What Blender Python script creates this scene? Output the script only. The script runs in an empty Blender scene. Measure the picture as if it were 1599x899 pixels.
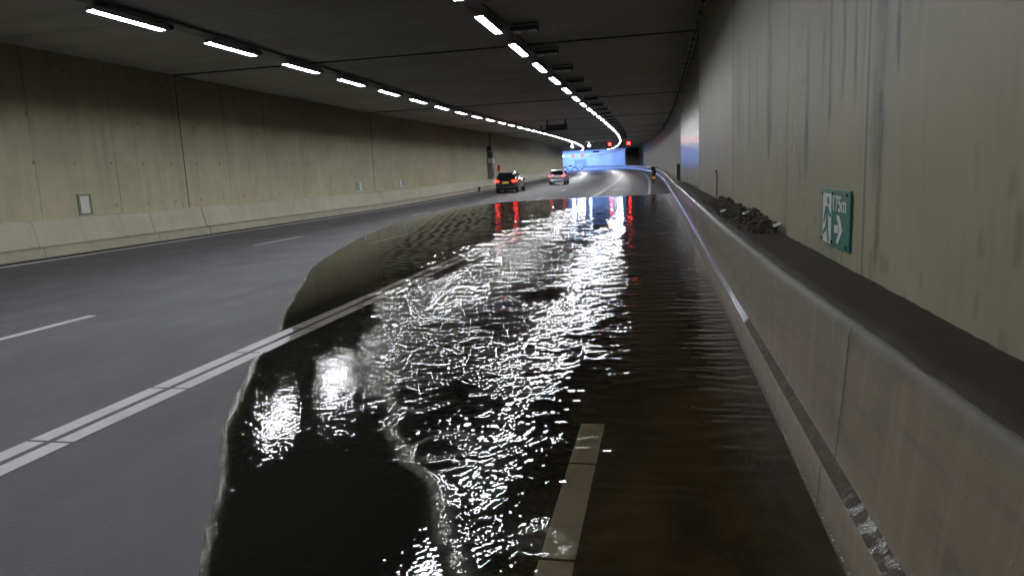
import bpy, bmesh, math, random
import numpy as np
from mathutils import Vector, Matrix

random.seed(7)
rng = np.random.default_rng(11)
S = bpy.context.scene
COL = S.collection

# ------------------------------------------------------------------ camera
f_px = 1082.0
Fv = Vector((233.0, 186.5, -f_px)).normalized()          # tunnel axis in camera space
Uv = Vector((-310.0, 6650.0, f_px)); Uv = (Uv - Uv.dot(Fv) * Fv).normalized()
Rv = Fv.cross(Uv)
# rows: world x,y,z expressed in camera space -> camera matrix columns are camera axes in world
M = Matrix(((Rv.x, Rv.y, Rv.z), (Fv.x, Fv.y, Fv.z), (Uv.x, Uv.y, Uv.z)))
cam = bpy.data.cameras.new('camera')
cam.sensor_width = 36.0; cam.lens = f_px / 1599.0 * 36.0
cam.clip_start = 0.05; cam.clip_end = 2000
co = bpy.data.objects.new('camera', cam); COL.objects.link(co)
co.matrix_world = M.to_4x4()
S.camera = co

# ------------------------------------------------------------------ world and light
W = bpy.data.worlds.new('World'); S.world = W; W.use_nodes = True
nt = W.node_tree
sky = nt.nodes.new('ShaderNodeTexSky'); sky.sky_type = 'NISHITA'; sky.sun_disc = False
sky.sun_elevation = math.radians(8); sky.sun_rotation = math.radians(200)
nt.links.new(sky.outputs[0], nt.nodes['Background'].inputs[0])
nt.nodes['Background'].inputs[1].default_value = 0.05
S.view_settings.view_transform = 'Standard'; S.view_settings.look = 'None'
S.view_settings.exposure = 0.0; S.view_settings.gamma = 1.0
S.render.engine = 'CYCLES'
S.cycles.use_denoising = True
S.cycles.max_bounces = 8; S.cycles.diffuse_bounces = 4; S.cycles.glossy_bounces = 4
S.cycles.transparent_max_bounces = 8
S.cycles.caustics_reflective = False; S.cycles.caustics_refractive = False
S.cycles.sample_clamp_indirect = 6.0
S.cycles.sample_clamp_direct = 0.0

LAMP_L = 212.0
LAMP_C = (0.96, 0.97, 1.0)

# ------------------------------------------------------------------ tunnel path
DS = 0.1
ss = np.arange(0, 420, DS)
kap = np.clip((ss + 6.225) / 295.54, 0, 1) * 0.00221
th = np.cumsum(kap) * DS
px = np.cumsum(-np.sin(th)) * DS; px -= px[0]
py = np.cumsum(np.cos(th)) * DS; py -= py[0]
gr = np.minimum(np.clip(ss - 35.24, 0, None) * 0.00135, 0.0127)
pz = np.cumsum(gr) * DS
def P(s, off, h):
    """point at chainage s, offset to the right, height above the eye line"""
    s = np.asarray(s, float); off = np.asarray(off, float); h = np.asarray(h, float)
    s_, off, h = np.broadcast_arrays(s, off, h)
    sc = np.clip(s_, 0, None)
    X = np.interp(sc, ss, px); Y = np.interp(sc, ss, py) + np.minimum(s_, 0)
    Z = np.interp(sc, ss, pz); T = np.interp(sc, ss, th)
    return np.stack([X + off * np.cos(T), Y + off * np.sin(T), Z + h], -1)
def Pv(s, off, h): return Vector([float(v) for v in P(s, off, h)])
def heading(s): return float(np.interp(max(s, 0), ss, th))
def grade(s): return float(np.interp(max(s, 0), ss, gr))
def frame(s, off, h, turn=0.0):
    return Matrix.Translation(Pv(s, off, h)) @ Matrix.Rotation(heading(s) + turn, 4, 'Z') @ Matrix.Rotation(grade(s), 4, 'X')

ROAD = -1.6; CEIL = 3.97
RW = 1.15; LW = -16.5
def ceil_h(s):
    t = np.clip((np.asarray(s, float) - 198) / 80, 0, 1)
    return CEIL - 0.75 * t * t * (3 - 2 * t)

# ------------------------------------------------------------------ numpy noise
def vnoise(x, y, seed=0):
    xi = np.floor(x).astype(np.int64); yi = np.floor(y).astype(np.int64)
    fx = x - xi; fy = y - yi
    fx = fx * fx * fx * (fx * (fx * 6 - 15) + 10); fy = fy * fy * fy * (fy * (fy * 6 - 15) + 10)
    def h(a, b):
        n = (a * 374761393 + b * 668265263 + seed * 1442695041) & 0xffffffff
        n = ((n ^ (n >> 13)) * 1274126177) & 0xffffffff
        n = n ^ (n >> 16)
        return (n & 0xffff) / 65535.0
    return ((h(xi, yi) * (1 - fx) + h(xi + 1, yi) * fx) * (1 - fy)
            + (h(xi, yi + 1) * (1 - fx) + h(xi + 1, yi + 1) * fx) * fy) * 2 - 1
def fbm(x, y, o=4, seed=0, g=0.5):
    r = 0; a = 1.0; t = 0
    for i in range(o):
        r = r + a * vnoise(x, y, seed + i * 17); t += a; a *= g
        x, y = x * 1.9 * 0.8 - y * 1.9 * 0.6 + 5.2, x * 1.9 * 0.6 + y * 1.9 * 0.8 + 1.3
    return r / t
def sstep(a, b, x):
    t = np.clip((x - a) / (b - a), 0, 1); return t * t * (3 - 2 * t)

# ------------------------------------------------------------------ materials
def new_mat(name):
    m = bpy.data.materials.new(name); m.use_nodes = True
    return m, m.node_tree, m.node_tree.nodes['Principled BSDF']
def N(t, kind, **kw):
    n = t.nodes.new(kind)
    for k, v in kw.items(): setattr(n, k, v)
    return n
def L(t, a, b): t.links.new(a, b)
def val(t, a, op, b=None, clamp=False):
    n = t.nodes.new('ShaderNodeMath'); n.operation = op; n.use_clamp = clamp
    for i, v in enumerate((a, b)):
        if v is None: continue
        if hasattr(v, 'type') and hasattr(v, 'links'): t.links.new(v, n.inputs[i])
        else: n.inputs[i].default_value = v
    return n.outputs[0]
def mixc(t, fac, a, b, mode='MIX'):
    n = t.nodes.new('ShaderNodeMix'); n.data_type = 'RGBA'; n.blend_type = mode
    for sock, v in ((n.inputs[0], fac), (n.inputs[6], a), (n.inputs[7], b)):
        if hasattr(v, 'links'): t.links.new(v, sock)
        elif isinstance(v, (int, float)): sock.default_value = v
        else: sock.default_value = (*v, 1)
    return n.outputs[2]
def noise(t, vec, scale, detail=4, rough=0.5, dist=0.0):
    n = t.nodes.new('ShaderNodeTexNoise'); n.inputs['Scale'].default_value = scale
    n.inputs['Detail'].default_value = detail; n.inputs['Roughness'].default_value = rough
    n.inputs['Distortion'].default_value = dist
    if vec is not None: t.links.new(vec, n.inputs['Vector'])
    return n.outputs[0]
def uvmap(t, sx=1, sy=1, loc=(0, 0, 0)):
    u = t.nodes.new('ShaderNodeUVMap'); m = t.nodes.new('ShaderNodeMapping')
    m.inputs['Scale'].default_value = (sx, sy, 1); m.inputs['Location'].default_value = loc
    t.links.new(u.outputs[0], m.inputs[0]); return m.outputs[0]
def ramp(t, x, a, b, va=0.0, vb=1.0):
    n = t.nodes.new('ShaderNodeMapRange'); n.inputs[1].default_value = a; n.inputs[2].default_value = b
    n.inputs[3].default_value = va; n.inputs[4].default_value = vb
    t.links.new(x, n.inputs[0]); return n.outputs[0]
def bump(t, h, strength, dist, normal=None):
    n = t.nodes.new('ShaderNodeBump'); n.inputs['Strength'].default_value = strength
    n.inputs['Distance'].default_value = dist; t.links.new(h, n.inputs['Height'])
    if normal is not None: t.links.new(normal, n.inputs['Normal'])
    return n.outputs[0]
def plain(name, col, rough=0.5, metal=0.0, var=0.25, scale=9.0, spec=0.5, emit=None, estr=0.0, coat=0.0):
    m, t, b = new_mat(name)
    tc = N(t, 'ShaderNodeTexCoord')
    n = noise(t, tc.outputs['Object'], scale, 5, 0.6)
    f = ramp(t, n, 0.3, 0.7, 1 - var, 1 + var * 0.5)
    c = mixc(t, 1.0, col, (1, 1, 1), 'MULTIPLY')
    cc = N(t, 'ShaderNodeCombineXYZ')
    for i in range(3): L(t, f, cc.inputs[i])
    mc = N(t, 'ShaderNodeMix', data_type='RGBA', blend_type='MULTIPLY'); mc.inputs[0].default_value = 1
    mc.inputs[6].default_value = (*col, 1); L(t, cc.outputs[0], mc.inputs[7])
    L(t, mc.outputs[2], b.inputs['Base Color'])
    L(t, ramp(t, n, 0.2, 0.8, max(0.02, rough - 0.08), min(1, rough + 0.1)), b.inputs['Roughness'])
    b.inputs['Metallic'].default_value = metal
    b.inputs['Specular IOR Level'].default_value = spec
    b.inputs['Coat Weight'].default_value = coat; b.inputs['Coat Roughness'].default_value = 0.05
    if emit:
        b.inputs['Emission Color'].default_value = (*emit, 1); b.inputs['Emission Strength'].default_value = estr
    return m

def concrete(name, base, dark, rough=0.5, streak=0.5, seams=(), seam_period=0.0, glossy=False, holes=False, farwet=False):
    """in-situ concrete; UV = (chainage, height) in metres"""
    m, t, b = new_mat(name)
    uv = uvmap(t)
    sep = N(t, 'ShaderNodeSeparateXYZ'); L(t, uv, sep.inputs[0])
    u, v = sep.outputs[0], sep.outputs[1]
    big = noise(t, uvmap(t, 0.35, 0.5), 1.0, 5, 0.55)
    med = noise(t, uvmap(t, 2.1, 1.6), 1.0, 6, 0.62)
    fine = noise(t, uv, 38.0, 4, 0.6)
    vert = noise(t, uvmap(t, 5.0, 0.22), 1.0, 5, 0.6)
    vert2 = noise(t, uvmap(t, 1.6, 0.12, (7, 3, 0)), 1.0, 4, 0.55)
    c = mixc(t, ramp(t, big, 0.3, 0.7), dark, base)
    c = mixc(t, ramp(t, med, 0.42, 0.75, 0.0, 0.42), c, tuple(x * 0.62 for x in base))
    c = mixc(t, ramp(t, vert, 0.50, 0.72, 0.0, streak), c, tuple(x * 0.52 for x in dark))
    c = mixc(t, ramp(t, vert2, 0.5, 0.66, 0.0, streak * 0.6), c, tuple(x * 1.18 for x in base))
    c = mixc(t, ramp(t, fine, 0.35, 0.7, 0.0, 0.22), c, tuple(x * 0.7 for x in base))
    h = val(t, val(t, fine, 'MULTIPLY', 0.25), 'ADD', val(t, med, 'MULTIPLY', 0.5))
    lines = None
    for k in seams:
        d = val(t, val(t, u, 'SUBTRACT', k), 'ABSOLUTE')
        g = ramp(t, d, 0.012, 0.035, 1, 0)
        lines = g if lines is None else val(t, lines, 'MAXIMUM', g)
    if seam_period:
        w = val(t, val(t, u, 'ADD', val(t, noise(t, uvmap(t, 0.4, 2.0), 1, 2), 'MULTIPLY', 0.02)), 'DIVIDE', seam_period)
        fr = val(t, w, 'FRACT')
        d = val(t, val(t, val(t, fr, 'SUBTRACT', 0.5), 'ABSOLUTE'), 'MULTIPLY', seam_period)
        g = val(t, ramp(t, d, 0.008, 0.028, 1, 0), 'MULTIPLY', ramp(t, noise(t, uvmap(t, 0.6, 0.5), 1, 3), 0.35, 0.6, 0.25, 0.9))
        lines = g if lines is None else val(t, lines, 'MAXIMUM', g)
    if lines is not None:
        c = mixc(t, val(t, lines, 'MULTIPLY', 0.6), c, tuple(x * 0.18 for x in dark))
        h = val(t, h, 'SUBTRACT', val(t, lines, 'MULTIPLY', 1.2))
    if holes:
        # formwork tie holes: rows at three heights, every 1.37 m
        fu = val(t, val(t, val(t, u, 'SUBTRACT', 15.9), 'DIVIDE', 1.37), 'FRACT')
        du = val(t, val(t, fu, 'SUBTRACT', val(t, fu, 'ROUND')), 'MULTIPLY', 1.37)
        fv = val(t, val(t, val(t, v, 'SUBTRACT', 0.93), 'DIVIDE', 1.28), 'FRACT')
        dv = val(t, val(t, fv, 'SUBTRACT', val(t, fv, 'ROUND')), 'MULTIPLY', 1.28)
        r = val(t, val(t, val(t, du, 'MULTIPLY', du), 'ADD', val(t, dv, 'MULTIPLY', dv)), 'SQRT')
        g = val(t, ramp(t, r, 0.025, 0.07, 1, 0), 'MULTIPLY', ramp(t, noise(t, uvmap(t, 0.7, 0.7, (3, 1, 0)), 1, 2), 0.35, 0.6, 0.15, 1))
        c = mixc(t, val(t, g, 'MULTIPLY', 0.75), c, tuple(x * 0.22 for x in dark))
    if farwet:
        sc1 = noise(t, uvmap(t, 1.3, 7.0, (3, 3, 0)), 1, 7, 0.7)
        c = mixc(t, ramp(t, sc1, 0.50, 0.68, 0, 0.7), c, tuple(x * 0.45 for x in dark))
        por = N(t, 'ShaderNodeTexVoronoi'); por.inputs['Scale'].default_value = 26.0; L(t, uv, por.inputs['Vector'])
        pp = val(t, ramp(t, por.outputs['Distance'], 0.07, 0.16, 1, 0), 'MULTIPLY', ramp(t, noise(t, uvmap(t, 2, 2), 1, 3), 0.48, 0.6))
        c = mixc(t, val(t, pp, 'MULTIPLY', 0.7), c, tuple(x * 0.25 for x in dark))
        wl = val(t, v, 'ADD', val(t, val(t, noise(t, uvmap(t, 3.0, 0.5), 1, 5, 0.7), 'SUBTRACT', 0.5), 'MULTIPLY', 0.16))
        c = mixc(t, ramp(t, wl, 0.08, 0.17, 0.75, 0), c, tuple(x * 0.3 for x in dark))
        c = mixc(t, ramp(t, noise(t, uvmap(t, 9.0, 0.8, (1, 1, 0)), 1, 4, 0.6), 0.5, 0.68, 0, 0.35), c, tuple(x * 1.35 for x in base))
        h = val(t, h, 'SUBTRACT', val(t, pp, 'MULTIPLY', 0.8))
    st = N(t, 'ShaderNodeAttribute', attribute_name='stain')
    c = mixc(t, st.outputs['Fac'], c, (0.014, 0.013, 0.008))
    L(t, c, b.inputs['Base Color'])
    nb = bump(t, h, 0.35, 0.01)
    if glossy:
        col = noise(t, uvmap(t, 16.0, 0.05), 1.0, 3, 0.6)
        nb = bump(t, col, 0.10, 0.01, nb)
        pan = val(t, ramp(t, u, 22.1, 22.15), 'MULTIPLY', ramp(t, u, 38.9, 39.0, 1, 0))
        pan2 = val(t, ramp(t, u, 12.0, 12.1), 'MULTIPLY', ramp(t, u, 22.0, 22.05, 1, 0))
        r = val(t, val(t, rough, 'SUBTRACT', val(t, pan, 'MULTIPLY', rough - 0.20)), 'SUBTRACT', val(t, pan2, 'MULTIPLY', 0.08))
        L(t, r, b.inputs['Roughness'])
        b.inputs['Specular IOR Level'].default_value = 0.5
    elif farwet:
        L(t, ramp(t, u, 7.0, 16.0, rough, 0.24), b.inputs['Roughness'])
    else:
        L(t, ramp(t, med, 0.3, 0.7, rough - 0.08, rough + 0.1), b.inputs['Roughness'])
    L(t, nb, b.inputs['Normal'])
    return m

JOINTS = [5.1, 22.05, 39.0, 56.0, 73.0, 90.0, 107, 124.0, 141]
M_lwall = concrete('left_wall_concrete', (0.385, 0.365, 0.235), (0.29, 0.275, 0.175), 0.62, 0.30, seam_period=2.9, holes=True)
M_rwall = concrete('right_wall_concrete', (0.210, 0.198, 0.132), (0.155, 0.147, 0.098), 0.5, 0.30, seams=(4.4, 7.0), seam_period=0.0, glossy=True)
M_fwall = concrete('far_wall_concrete', (0.30, 0.30, 0.29), (0.24, 0.24, 0.23), 0.35, 0.3)
M_rec = concrete('recess_concrete', (0.16, 0.16, 0.14), (0.11, 0.11, 0.10), 0.7, 0.3)
M_barl = concrete('left_barrier_concrete', (0.32, 0.30, 0.225), (0.26, 0.245, 0.185), 0.55, 0.2, seam_period=4.4)
M_barr = concrete('right_barrier_concrete', (0.126, 0.105, 0.073), (0.088, 0.074, 0.052), 0.62, 0.35, farwet=True)
M_joint = plain('joint_filler', (0.02, 0.02, 0.017), 0.8)

def ceiling_mat():
    m, t, b = new_mat('ceiling_concrete')
    uv = uvmap(t)
    sep = N(t, 'ShaderNodeSeparateXYZ'); L(t, uv, sep.inputs[0]); u, v = sep.outputs[0], sep.outputs[1]
    a = noise(t, uvmap(t, 0.22, 0.22), 1, 6, 0.6)
    s1 = noise(t, uvmap(t, 1.4, 0.12), 1, 5, 0.6)
    c = mixc(t, ramp(t, a, 0.32, 0.68), (0.50, 0.49, 0.45), (0.66, 0.65, 0.61))
    c = mixc(t, ramp(t, s1, 0.45, 0.7, 0, 0.5), c, (0.38, 0.37, 0.34))
    lines = None
    def line(x, per, off, w, amt):
        fr = val(t, val(t, val(t, x, 'ADD', off), 'DIVIDE', per), 'FRACT')
        d = val(t, val(t, val(t, fr, 'SUBTRACT', 0.5), 'ABSOLUTE'), 'MULTIPLY', per)
        return val(t, ramp(t, d, w * 0.4, w, 1, 0), 'MULTIPLY', amt)
    wob = val(t, u, 'ADD', val(t, noise(t, uvmap(t, 0.05, 0.6), 1, 3), 'MULTIPLY', 0.12))
    g = line(wob, 4.37, 0.15, 0.05, 0.35)
    g = val(t, g, 'MAXIMUM', line(v, 3.6, 0.9, 0.035, 0.45))
    g = val(t, g, 'MULTIPLY', ramp(t, noise(t, uvmap(t, 0.3, 0.3, (4, 4, 0)), 1, 3), 0.4, 0.62, 0.1, 1))
    c = mixc(t, g, c, (0.05, 0.05, 0.045))
    L(t, c, b.inputs['Base Color']); b.inputs['Roughness'].default_value = 0.65
    L(t, bump(t, a, 0.3, 0.02), b.inputs['Normal'])
    return m
M_ceil = ceiling_mat()

def asphalt(name, col, rough, wet=False):
    m, t, b = new_mat(name)
    uv = uvmap(t)
    sep = N(t, 'ShaderNodeSeparateXYZ'); L(t, uv, sep.inputs[0]); v = sep.outputs[1]
    g = noise(t, uv, 75.0, 4, 0.8)
    vo = N(t, 'ShaderNodeTexVoronoi'); vo.inputs['Scale'].default_value = 95.0; L(t, uv, vo.inputs['Vector'])
    big = noise(t, uvmap(t, 0.08, 0.7), 1, 5, 0.6)
    med = noise(t, uvmap(t, 0.6, 1.1), 1, 5, 0.6)
    c = mixc(t, ramp(t, g, 0.35, 0.7), tuple(x * 0.45 for x in col), tuple(x * 1.6 for x in col))
    c = mixc(t, ramp(t, big, 0.35, 0.7, 0, 0.4), c, tuple(x * 0.7 for x in col))
    c = mixc(t, ramp(t, med, 0.5, 0.75, 0, 0.35), c, tuple(x * 1.5 for x in col))
    if wet:
        # brown silt carried towards the barrier
        n2 = noise(t, uvmap(t, 0.55, 1.1, (2, 5, 0)), 1, 5, 0.6)
        n3 = noise(t, uvmap(t, 1.3, 2.2, (1, 9, 0)), 1, 4, 0.6)
        k = val(t, val(t, val(t, v, 'ADD', val(t, val(t, n2, 'SUBTRACT', 0.5), 'MULTIPLY', 1.3)), 'ADD', 0.75), 'MULTIPLY', 1.6, True)
        k = val(t, k, 'MULTIPLY', ramp(t, n3, 0.32, 0.62, 0.15, 1.0))
        c = mixc(t, k, c, (0.060, 0.046, 0.026))
    else:
        trk = noise(t, uvmap(t, 0.02, 1.15, (0, 0.4, 0)), 1, 3, 0.5)
        c = mixc(t, ramp(t, trk, 0.42, 0.60, 0, 0.65), c, tuple(x * 0.62 for x in col))
        oil = noise(t, uvmap(t, 0.9, 1.6, (8, 2, 0)), 1, 6, 0.7)
        c = mixc(t, ramp(t, oil, 0.62, 0.72, 0, 0.55), c, tuple(x * 0.4 for x in col))
        # specks of litter and grit
        sp = N(t, 'ShaderNodeTexVoronoi'); sp.inputs['Scale'].default_value = 2.2; L(t, uv, sp.inputs['Vector'])
        c = mixc(t, ramp(t, sp.outputs['Distance'], 0.012, 0.02, 0.5, 0), c, (0.3, 0.3, 0.28))
    L(t, c, b.inputs['Base Color'])
    far = ramp(t, sep.outputs[0], 40.0, 130.0, 0.0, 0.30)
    L(t, val(t, ramp(t, med, 0.3, 0.7, rough - 0.05, rough + 0.08), 'SUBTRACT', far), b.inputs['Roughness'])
    L(t, bump(t, vo.outputs['Distance'], 0.5, 0.004), b.inputs['Normal'])
    if wet: b.inputs['Specular IOR Level'].default_value = 0.05
    return m
M_asph = asphalt('dry_asphalt', (0.028, 0.028, 0.0335), 0.62)
M_wet = asphalt('wet_asphalt', (0.005, 0.005, 0.0045), 0.7, True)

def paint_mat(name, col):
    m, t, b = new_mat(name)
    uv = uvmap(t); a = noise(t, uv, 3.0, 6, 0.65); g = noise(t, uv, 90.0, 3, 0.6)
    c = mixc(t, ramp(t, a, 0.45, 0.8, 0, 0.6), col, tuple(x * 0.55 for x in col))
    c = mixc(t, ramp(t, g, 0.55, 0.75, 0, 0.45), c, tuple(x * 0.4 for x in col))
    L(t, c, b.inputs['Base Color']); b.inputs['Roughness'].default_value = 0.55
    L(t, bump(t, g, 0.4, 0.002), b.inputs['Normal'])
    return m
M_paint = paint_mat('road_paint', (0.34, 0.335, 0.35))
M_paintw = paint_mat('fresh_road_paint', (0.66, 0.65, 0.66))
M_paint_silt = paint_mat('silted_road_paint', (0.17, 0.145, 0.10))

def water_mat():
    m = bpy.data.materials.new('flood_water'); m.use_nodes = True; t = m.node_tree; t.nodes.clear()
    out = N(t, 'ShaderNodeOutputMaterial')
    amp = N(t, 'ShaderNodeAttribute', attribute_name='amp'); foam = N(t, 'ShaderNodeAttribute', attribute_name='foam')
    cal = N(t, 'ShaderNodeAttribute', attribute_name='ripple')
    tc = N(t, 'ShaderNodeTexCoord')
    def mapn(sx, sy, rot=0.0):
        mp = N(t, 'ShaderNodeMapping'); mp.inputs['Scale'].default_value = (sx, sy, 1)
        mp.inputs['Rotation'].default_value = (0, 0, rot); L(t, tc.outputs['Object'], mp.inputs[0]); return mp.outputs[0]
    n1 = noise(t, mapn(13, 15, 0.3), 1.0, 2, 0.5, 0.5)
    n2 = noise(t, mapn(17, 19, -0.4), 1.0, 1, 0.5, 0.3)
    n3 = noise(t, mapn(30, 34, 0.2), 1.0, 1, 0.5)
    h = val(t, val(t, val(t, n1, 'MULTIPLY', 0.003), 'ADD', val(t, n3, 'MULTIPLY', 0.0012)), 'MULTIPLY', amp.outputs['Fac'])
    h2 = val(t, val(t, val(t, n3, 'MULTIPLY', 0.00110), 'ADD', val(t, n2, 'MULTIPLY', 0.00150)), 'MULTIPLY', cal.outputs['Fac'])
    fn = noise(t, mapn(60, 60), 1.0, 2, 0.6)
    h3 = val(t, val(t, fn, 'MULTIPLY', 0.006), 'MULTIPLY', foam.outputs['Fac'])
    h = val(t, val(t, h, 'ADD', h2), 'ADD', h3)
    b = N(t, 'ShaderNodeBump'); b.inputs['Strength'].default_value = 1.0; b.inputs['Distance'].default_value = 1.0
    L(t, h, b.inputs['Height'])
    fr = N(t, 'ShaderNodeFresnel'); fr.inputs['IOR'].default_value = 1.34; L(t, b.outputs[0], fr.inputs['Normal'])
    gl = N(t, 'ShaderNodeBsdfGlossy'); gl.inputs['Roughness'].default_value = 0.02
    gl.inputs['Color'].default_value = (1, 1, 1, 1); L(t, b.outputs[0], gl.inputs['Normal'])
    tr = N(t, 'ShaderNodeBsdfTransparent'); tr.inputs['Color'].default_value = (0.92, 0.90, 0.84, 1)
    mx = N(t, 'ShaderNodeMixShader'); L(t, fr.outputs[0], mx.inputs[0]); L(t, tr.outputs[0], mx.inputs[1]); L(t, gl.outputs[0], mx.inputs[2])
    df = N(t, 'ShaderNodeBsdfDiffuse'); df.inputs['Color'].default_value = (0.42, 0.42, 0.36, 1); L(t, b.outputs[0], df.inputs['Normal'])
    bub = ramp(t, noise(t, mapn(55, 55), 1.0, 4, 0.75), 0.42, 0.62)
    mf = N(t, 'ShaderNodeMixShader'); L(t, val(t, val(t, foam.outputs['Fac'], 'MULTIPLY', bub), 'MULTIPLY', 1.0, True), mf.inputs[0])
    L(t, mx.outputs[0], mf.inputs[1]); L(t, df.outputs[0], mf.inputs[2])
    L(t, mf.outputs[0], out.inputs[0])
    return m
M_water = water_mat()

def emis(name, col, strength):
    m = bpy.data.materials.new(name); m.use_nodes = True; t = m.node_tree; t.nodes.clear()
    o = N(t, 'ShaderNodeOutputMaterial'); e = N(t, 'ShaderNodeEmission')
    e.inputs[0].default_value = (*col, 1); e.inputs[1].default_value = strength; L(t, e.outputs[0], o.inputs[0])
    return m
M_lamp = emis('lamp_diffuser', LAMP_C, LAMP_L)
M_sigw = emis('white_signal_leds', (0.75, 0.9, 1.0), 45.0)
M_sigr = emis('red_signal_leds', (1.0, 0.03, 0.025), 24.0)
M_tail = emis('lit_tail_lamp', (1.0, 0.018, 0.008), 13.0)
M_taild = emis('dim_tail_lamp', (1.0, 0.08, 0.08), 4.0)
M_galv = plain('galvanised_steel', (0.22, 0.23, 0.23), 0.45, 0.6)
M_alu = plain('lamp_housing_aluminium', (0.5, 0.51, 0.52), 0.4, 0.3)
M_dark = plain('dark_metal', (0.025, 0.026, 0.028), 0.5, 0.2)
M_black = plain('black_box_paint', (0.008, 0.008, 0.011), 0.5)
M_lens = plain('unlit_lamp_glass', (0.33, 0.36, 0.37), 0.25, 0.0)
M_green = plain('sign_green', (0.012, 0.115, 0.095), 0.38, var=0.15)
M_white = plain('sign_white', (0.46, 0.48, 0.45), 0.4, var=0.12)
M_bolt = plain('bolt_steel', (0.02, 0.025, 0.025), 0.5)
M_red = plain('red_paint', (0.45, 0.02, 0.015), 0.4)
M_dirt = plain('wet_sediment', (0.034, 0.029, 0.022), 0.75, var=0.5, scale=6.0, spec=0.2)
_t = M_dirt.node_tree; _tc = N(_t, 'ShaderNodeTexCoord')
L(_t, bump(_t, noise(_t, _tc.outputs['Object'], 45.0, 6, 0.7), 0.8, 0.02), _t.nodes['Principled BSDF'].inputs['Normal'])
M_wetc = plain('wet_toe_concrete', (0.045, 0.04, 0.033), 0.16, var=0.4, scale=12)
M_grimel = plain('barrier_grime', (0.15, 0.14, 0.10), 0.7, var=0.5, scale=5)
M_gutter = plain('gutter_grime', (0.010, 0.010, 0.010), 0.8, var=0.6, scale=3, spec=0.2)
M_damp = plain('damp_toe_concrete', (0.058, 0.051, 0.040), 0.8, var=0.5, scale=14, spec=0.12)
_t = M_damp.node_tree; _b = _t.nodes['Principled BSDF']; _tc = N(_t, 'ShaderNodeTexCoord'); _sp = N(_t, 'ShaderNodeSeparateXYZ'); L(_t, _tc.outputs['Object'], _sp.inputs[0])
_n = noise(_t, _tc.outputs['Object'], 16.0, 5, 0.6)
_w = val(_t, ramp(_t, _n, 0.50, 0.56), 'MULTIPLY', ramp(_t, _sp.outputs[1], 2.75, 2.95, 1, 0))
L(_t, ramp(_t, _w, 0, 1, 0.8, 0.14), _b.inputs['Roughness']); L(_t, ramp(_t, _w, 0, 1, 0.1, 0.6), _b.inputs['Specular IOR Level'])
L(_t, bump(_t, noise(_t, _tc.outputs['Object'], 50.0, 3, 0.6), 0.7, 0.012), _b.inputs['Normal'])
M_clod = plain('soil_clods', (0.034, 0.029, 0.022), 0.8, var=0.6, scale=30)
M_rubber = plain('tyre_rubber', (0.012, 0.012, 0.012), 0.7)
M_rim = plain('alloy_rim', (0.32, 0.32, 0.34), 0.3, 0.8)
M_glass = plain('car_glass', (0.006, 0.007, 0.008), 0.06, var=0.05, spec=0.8)
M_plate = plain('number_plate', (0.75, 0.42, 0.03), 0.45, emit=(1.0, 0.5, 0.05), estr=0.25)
M_carblk = plain('black_car_paint', (0.008, 0.008, 0.010), 0.22, var=0.1, coat=1.0)
M_carsil = plain('silver_car_paint', (0.34, 0.335, 0.43), 0.3, 0.5, var=0.08, coat=1.0)
M_carwht = plain('white_car_paint', (0.7, 0.72, 0.78), 0.3, var=0.08, coat=1.0)
M_chrome = plain('chrome_trim', (0.6, 0.6, 0.62), 0.15, 1.0)
M_grey = plain('grey_cabinet', (0.15, 0.15, 0.13), 0.5)

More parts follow.
